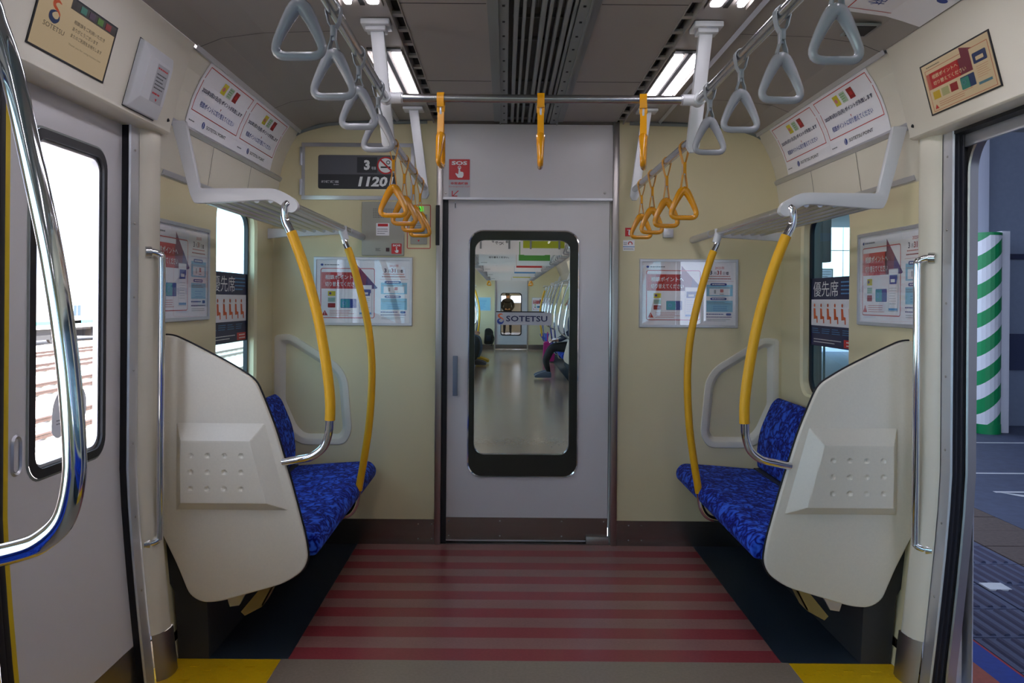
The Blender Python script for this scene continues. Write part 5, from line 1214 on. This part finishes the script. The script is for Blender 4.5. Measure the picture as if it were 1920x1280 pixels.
jeans = cloth('faded_jeans', (.30, .38, .46)); darkc = cloth('dark_cloth', (.07, .07, .10)); navyc = cloth('navy_cloth', (.12, .15, .25)); greyc = cloth('grey_cloth', (.55, .56, .60)); purplec = cloth('purple_cloth', (.30, .08, .22))
def fingers(m, w_, dirx, n=4):
    for i in range(n): b = Vector(w_) + Vector((dirx * .015 * 0, (i - 1.5) * .018, 0)); m.tube([b, b + Vector((dirx * .03, 0, -.006)), b + Vector((dirx * .052 - dirx * .004 * abs(i - 1.5), 0, -.024)), b + Vector((dirx * .048, 0, -.045))], [.0095, .009, .0085, .006], 6)
    b = Vector(w_) + Vector((-dirx * .025, -.035, 0)); m.tube([b, b + Vector((dirx * .018, -.014, -.012)), b + Vector((dirx * .042, -.012, -.024))], [.011, .0095, .007], 6)
def seated(sg, y, label, top, bottom, shoe, lean=0.0, feet=.52, head_tilt=0.0, group='seated passengers in the next car', hands=None, shoe2=None):
    """sg: side of the car; facing the aisle"""
    t = thing('person', label, 'person', (sg * 1.1, y, .035), group=group); d = -sg
    hx, hz = .0, .55
    J = [((0, 0, .53), .135), ((d * (.02 + lean * .3), 0, .70), .13), ((d * (.04 + lean * .8), 0, .90), .15), ((d * (.05 + lean), 0, 1.02), .10), ((d * (.06 + lean * 1.15), 0, 1.09), .052), ((d * (.075 + lean * 1.3), 0, 1.17 - lean * .1), .078), ((d * (.085 + lean * 1.4), 0, 1.26 - lean * .15), .082)]
    E = [(0, 1), (1, 2), (2, 3), (3, 4), (4, 5), (5, 6)]
    for s in (-1, 1):
        k = len(J); J += [((d * .05, s * .10, .52), .10), ((d * .43, s * .11, .50), .072), ((d * (feet - .07), s * .11, .28), .058), ((d * (feet - .12), s * .11, .075), .038), ((d * (feet + .04), s * .12, .035), .036)]
        E += [(0, k), (k, k + 1), (k + 1, k + 2), (k + 2, k + 3), (k + 3, k + 4)]
        k = len(J); J += [((d * (.05 + lean), s * .19, .99), .062), ((d * (.09 + lean * .8), s * .24, .76), .048), ((d * (.30), s * .15, .63), .036), ((d * (.36), s * .10, .625), .032)]
        E += [(3, k), (k, k + 1), (k + 1, k + 2), (k + 2, k + 3)]
    def mf(c):
        if c.z < .085: return 2
        if c.z > 1.075 - lean * .1 and abs(c.y) < .12: return 3
        if c.z > .60 and c.x * d > .325: return 3
        if c.z < .56 or (c.x * d > .16 and c.z < .60): return 1
        return 0
    body('body', J, E, t, mf, [top, bottom, shoe, skin_m])
    hc = Vector((d * (.083 + lean * 1.37), 0, 1.245 - lean * .13))
    MB().ball(hc + Vector((-d * .018, 0, .022)), .108, n=14, k=8, sc=(.95, .92, 1.0)).build('hair', hair_m, t, sharp=80)
    f = MB().ball(hc + Vector((d * .03, 0, -.018)), .085, n=14, k=8, sc=(.92, .82, 1.12)); f.tube([hc + Vector((d * .105, 0, .0)), hc + Vector((d * .125, 0, -.03)), hc + Vector((d * .10, 0, -.036))], [.008, .013, .008], 6)
    for s in (-1, 1): f.ball(hc + Vector((d * .01, s * .078, -.01)), .02, n=8, k=5, sc=(.6, .4, 1))
    f.build('face', skin_m, t, sharp=80)
    f = MB()
    for s in (-1, 1): f.ball(hc + Vector((d * .100, s * .030, .002)), .009, n=8, k=5)
    f.box(hc.x + d * .094, hc.x + d * .103, hc.y - .02, hc.y + .02, hc.z - .060, hc.z - .054); f.build('eyes_and_mouth', mat('eye_dark', (.02, .012, .01), .3), t)
    m = MB()
    for s in (-1, 1): m.ball((d * .385, s * .085, .622), .036, n=10, k=6, sc=(1, .95, .5)); fingers(m, (d * .405, s * .085, .625), d)
    m.build('hands', skin_m, t, sharp=80)
    m = MB()
    for s in (-1, 1): m.prism(rpoly([(feet - .16, -.004), (feet + .11, -.004), (feet + .125, .03), (feet + .06, .065), (feet - .06, .10), (feet - .16, .09)], .02, 3), lambda a, b, yy: (d * a, s * .12 + yy, b + .006), -.045, .045)
    m.build('shoe', shoe, t, bevel=.01)
    return t
seated(-1, 16.0, 'seated person in dark trousers and white shoes beside the jeans wearer', darkc, darkc, mat('black_white_shoe', lin((.25, .25, .27)), .6), feet=.50)
seated(-1, 16.7, 'seated person in faded jeans and yellow shoes with backpack on lap', greyc, jeans, mat('yellow_shoe', lin((.80, .66, .10)), .6), feet=.54, lean=.06)
seated(1, 12.35 + 1.15, 'hunched passenger in dark trousers reading a paper on the right bench', navyc, darkc, mat('slate_shoe', lin((.30, .36, .44)), .6), feet=.60, lean=.0)
t = thing('backpack', 'black backpack on the jeans wearer lap', 'bag', (-.46, 16.95, .56))
MB().prism(rpoly([(-.10, -.17), (.09, -.17), (.10, .10), (.03, .17), (-.08, .16)], .05, 4), lambda a, b, y: (a, y, b), -.12, .12).build('pack', darkc, t, bevel=.035, seg=3); MB().tube(spline([(.06, -.08, .12), (.11, -.10, -.05), (.06, -.08, -.2)], 5), .012, 6).build('strap', darkc, t); MB().box(-.05, .05, -.14, -.10, -.09, .02).build('pocket', navyc, t, bevel=.01)
t = thing('newspaper', 'folded white and blue paper held by the reading passenger', 'newspaper', (.70, 13.5, .665))
m = MB().add([(-.02, -.20, .0), (.22, -.22, .05), (.24, .16, .06), (.0, .18, .01)], [(0, 1, 2, 3)]).add([(-.02, -.20, .002), (-.08, -.18, -.05), (-.06, .16, -.04), (.0, .18, .012)], [(0, 1, 2, 3)]); m.build('sheet', INK['paper'], t, fix=False)
MB().add([(.02, -.15, .012), (.14, -.16, .037), (.15, .05, .040), (.04, .06, .016)], [(0, 1, 2, 3)]).build('picture', INK['skyblue'], t, fix=False)
t = thing('tote_bag', 'magenta bag on the floor between the seated passengers on right', 'bag', (.80, 17.2, .02))
mg = cloth('magenta_cloth', (.68, .06, .45)); MB().prism(rpoly([(-.10, 0), (.14, 0), (.18, .42), (-.08, .42)], .04, 3), lambda a, b, y: (a, y, b), -.12, .12).build('bag_body', mg, t, bevel=.02)
MB().tube(spline([(0, -.08, .40), (0, -.05, .60), (0, .05, .60), (0, .08, .40)], 5), .01, 6).build('handles', mg, t)
# standing figure in the car beyond
t = thing('person', 'standing person in dark clothes seen through the far door window', 'person', (-.02, 31.5, 0))
J = [((0, 0, .92), .185), ((0, 0, 1.12), .175), ((0, 0, 1.32), .185), ((0, 0, 1.42), .12), ((0, 0, 1.50), .06), ((0, 0, 1.58), .085), ((0, 0, 1.68), .088)]; E = [(0, 1), (1, 2), (2, 3), (3, 4), (4, 5), (5, 6)]
for s in (-1, 1):
    k = len(J); J += [((s * .10, 0, .84), .10), ((s * .12, 0, .48), .07), ((s * .13, .02, .08), .045), ((s * .14, -.10, .035), .038)]; E += [(0, k), (k, k + 1), (k + 1, k + 2), (k + 2, k + 3)]
    k = len(J); J += [((s * .20, 0, 1.38), .075), ((s * .245, .01, 1.15), .062), ((s * .17, -.15, 1.02), .042), ((s * .08, -.22, 1.04), .036)]; E += [(3, k), (k, k + 1), (k + 1, k + 2), (k + 2, k + 3)]
body('body', J, E, t, lambda c: 2 if c.z < .07 else (3 if c.z > 1.50 and abs(c.x) < .13 else (1 if c.z < .95 else 0)), [darkc, navyc, darkc, skin_m])
MB().ball((0, .015, 1.665), .112, n=14, k=8, sc=(.88, .95, 1.05)).build('hair', hair_m, t, sharp=80)
m = MB()
for s in (-1, 1): m.ball((s * .075, -.23, 1.04), .036, n=10, k=6, sc=(.9, .6, 1)); fingers(m, (s * .05, -.24, 1.04), -s)
m.build('hands', skin_m, t, sharp=80)
t.scale = (.93, .93, .93)
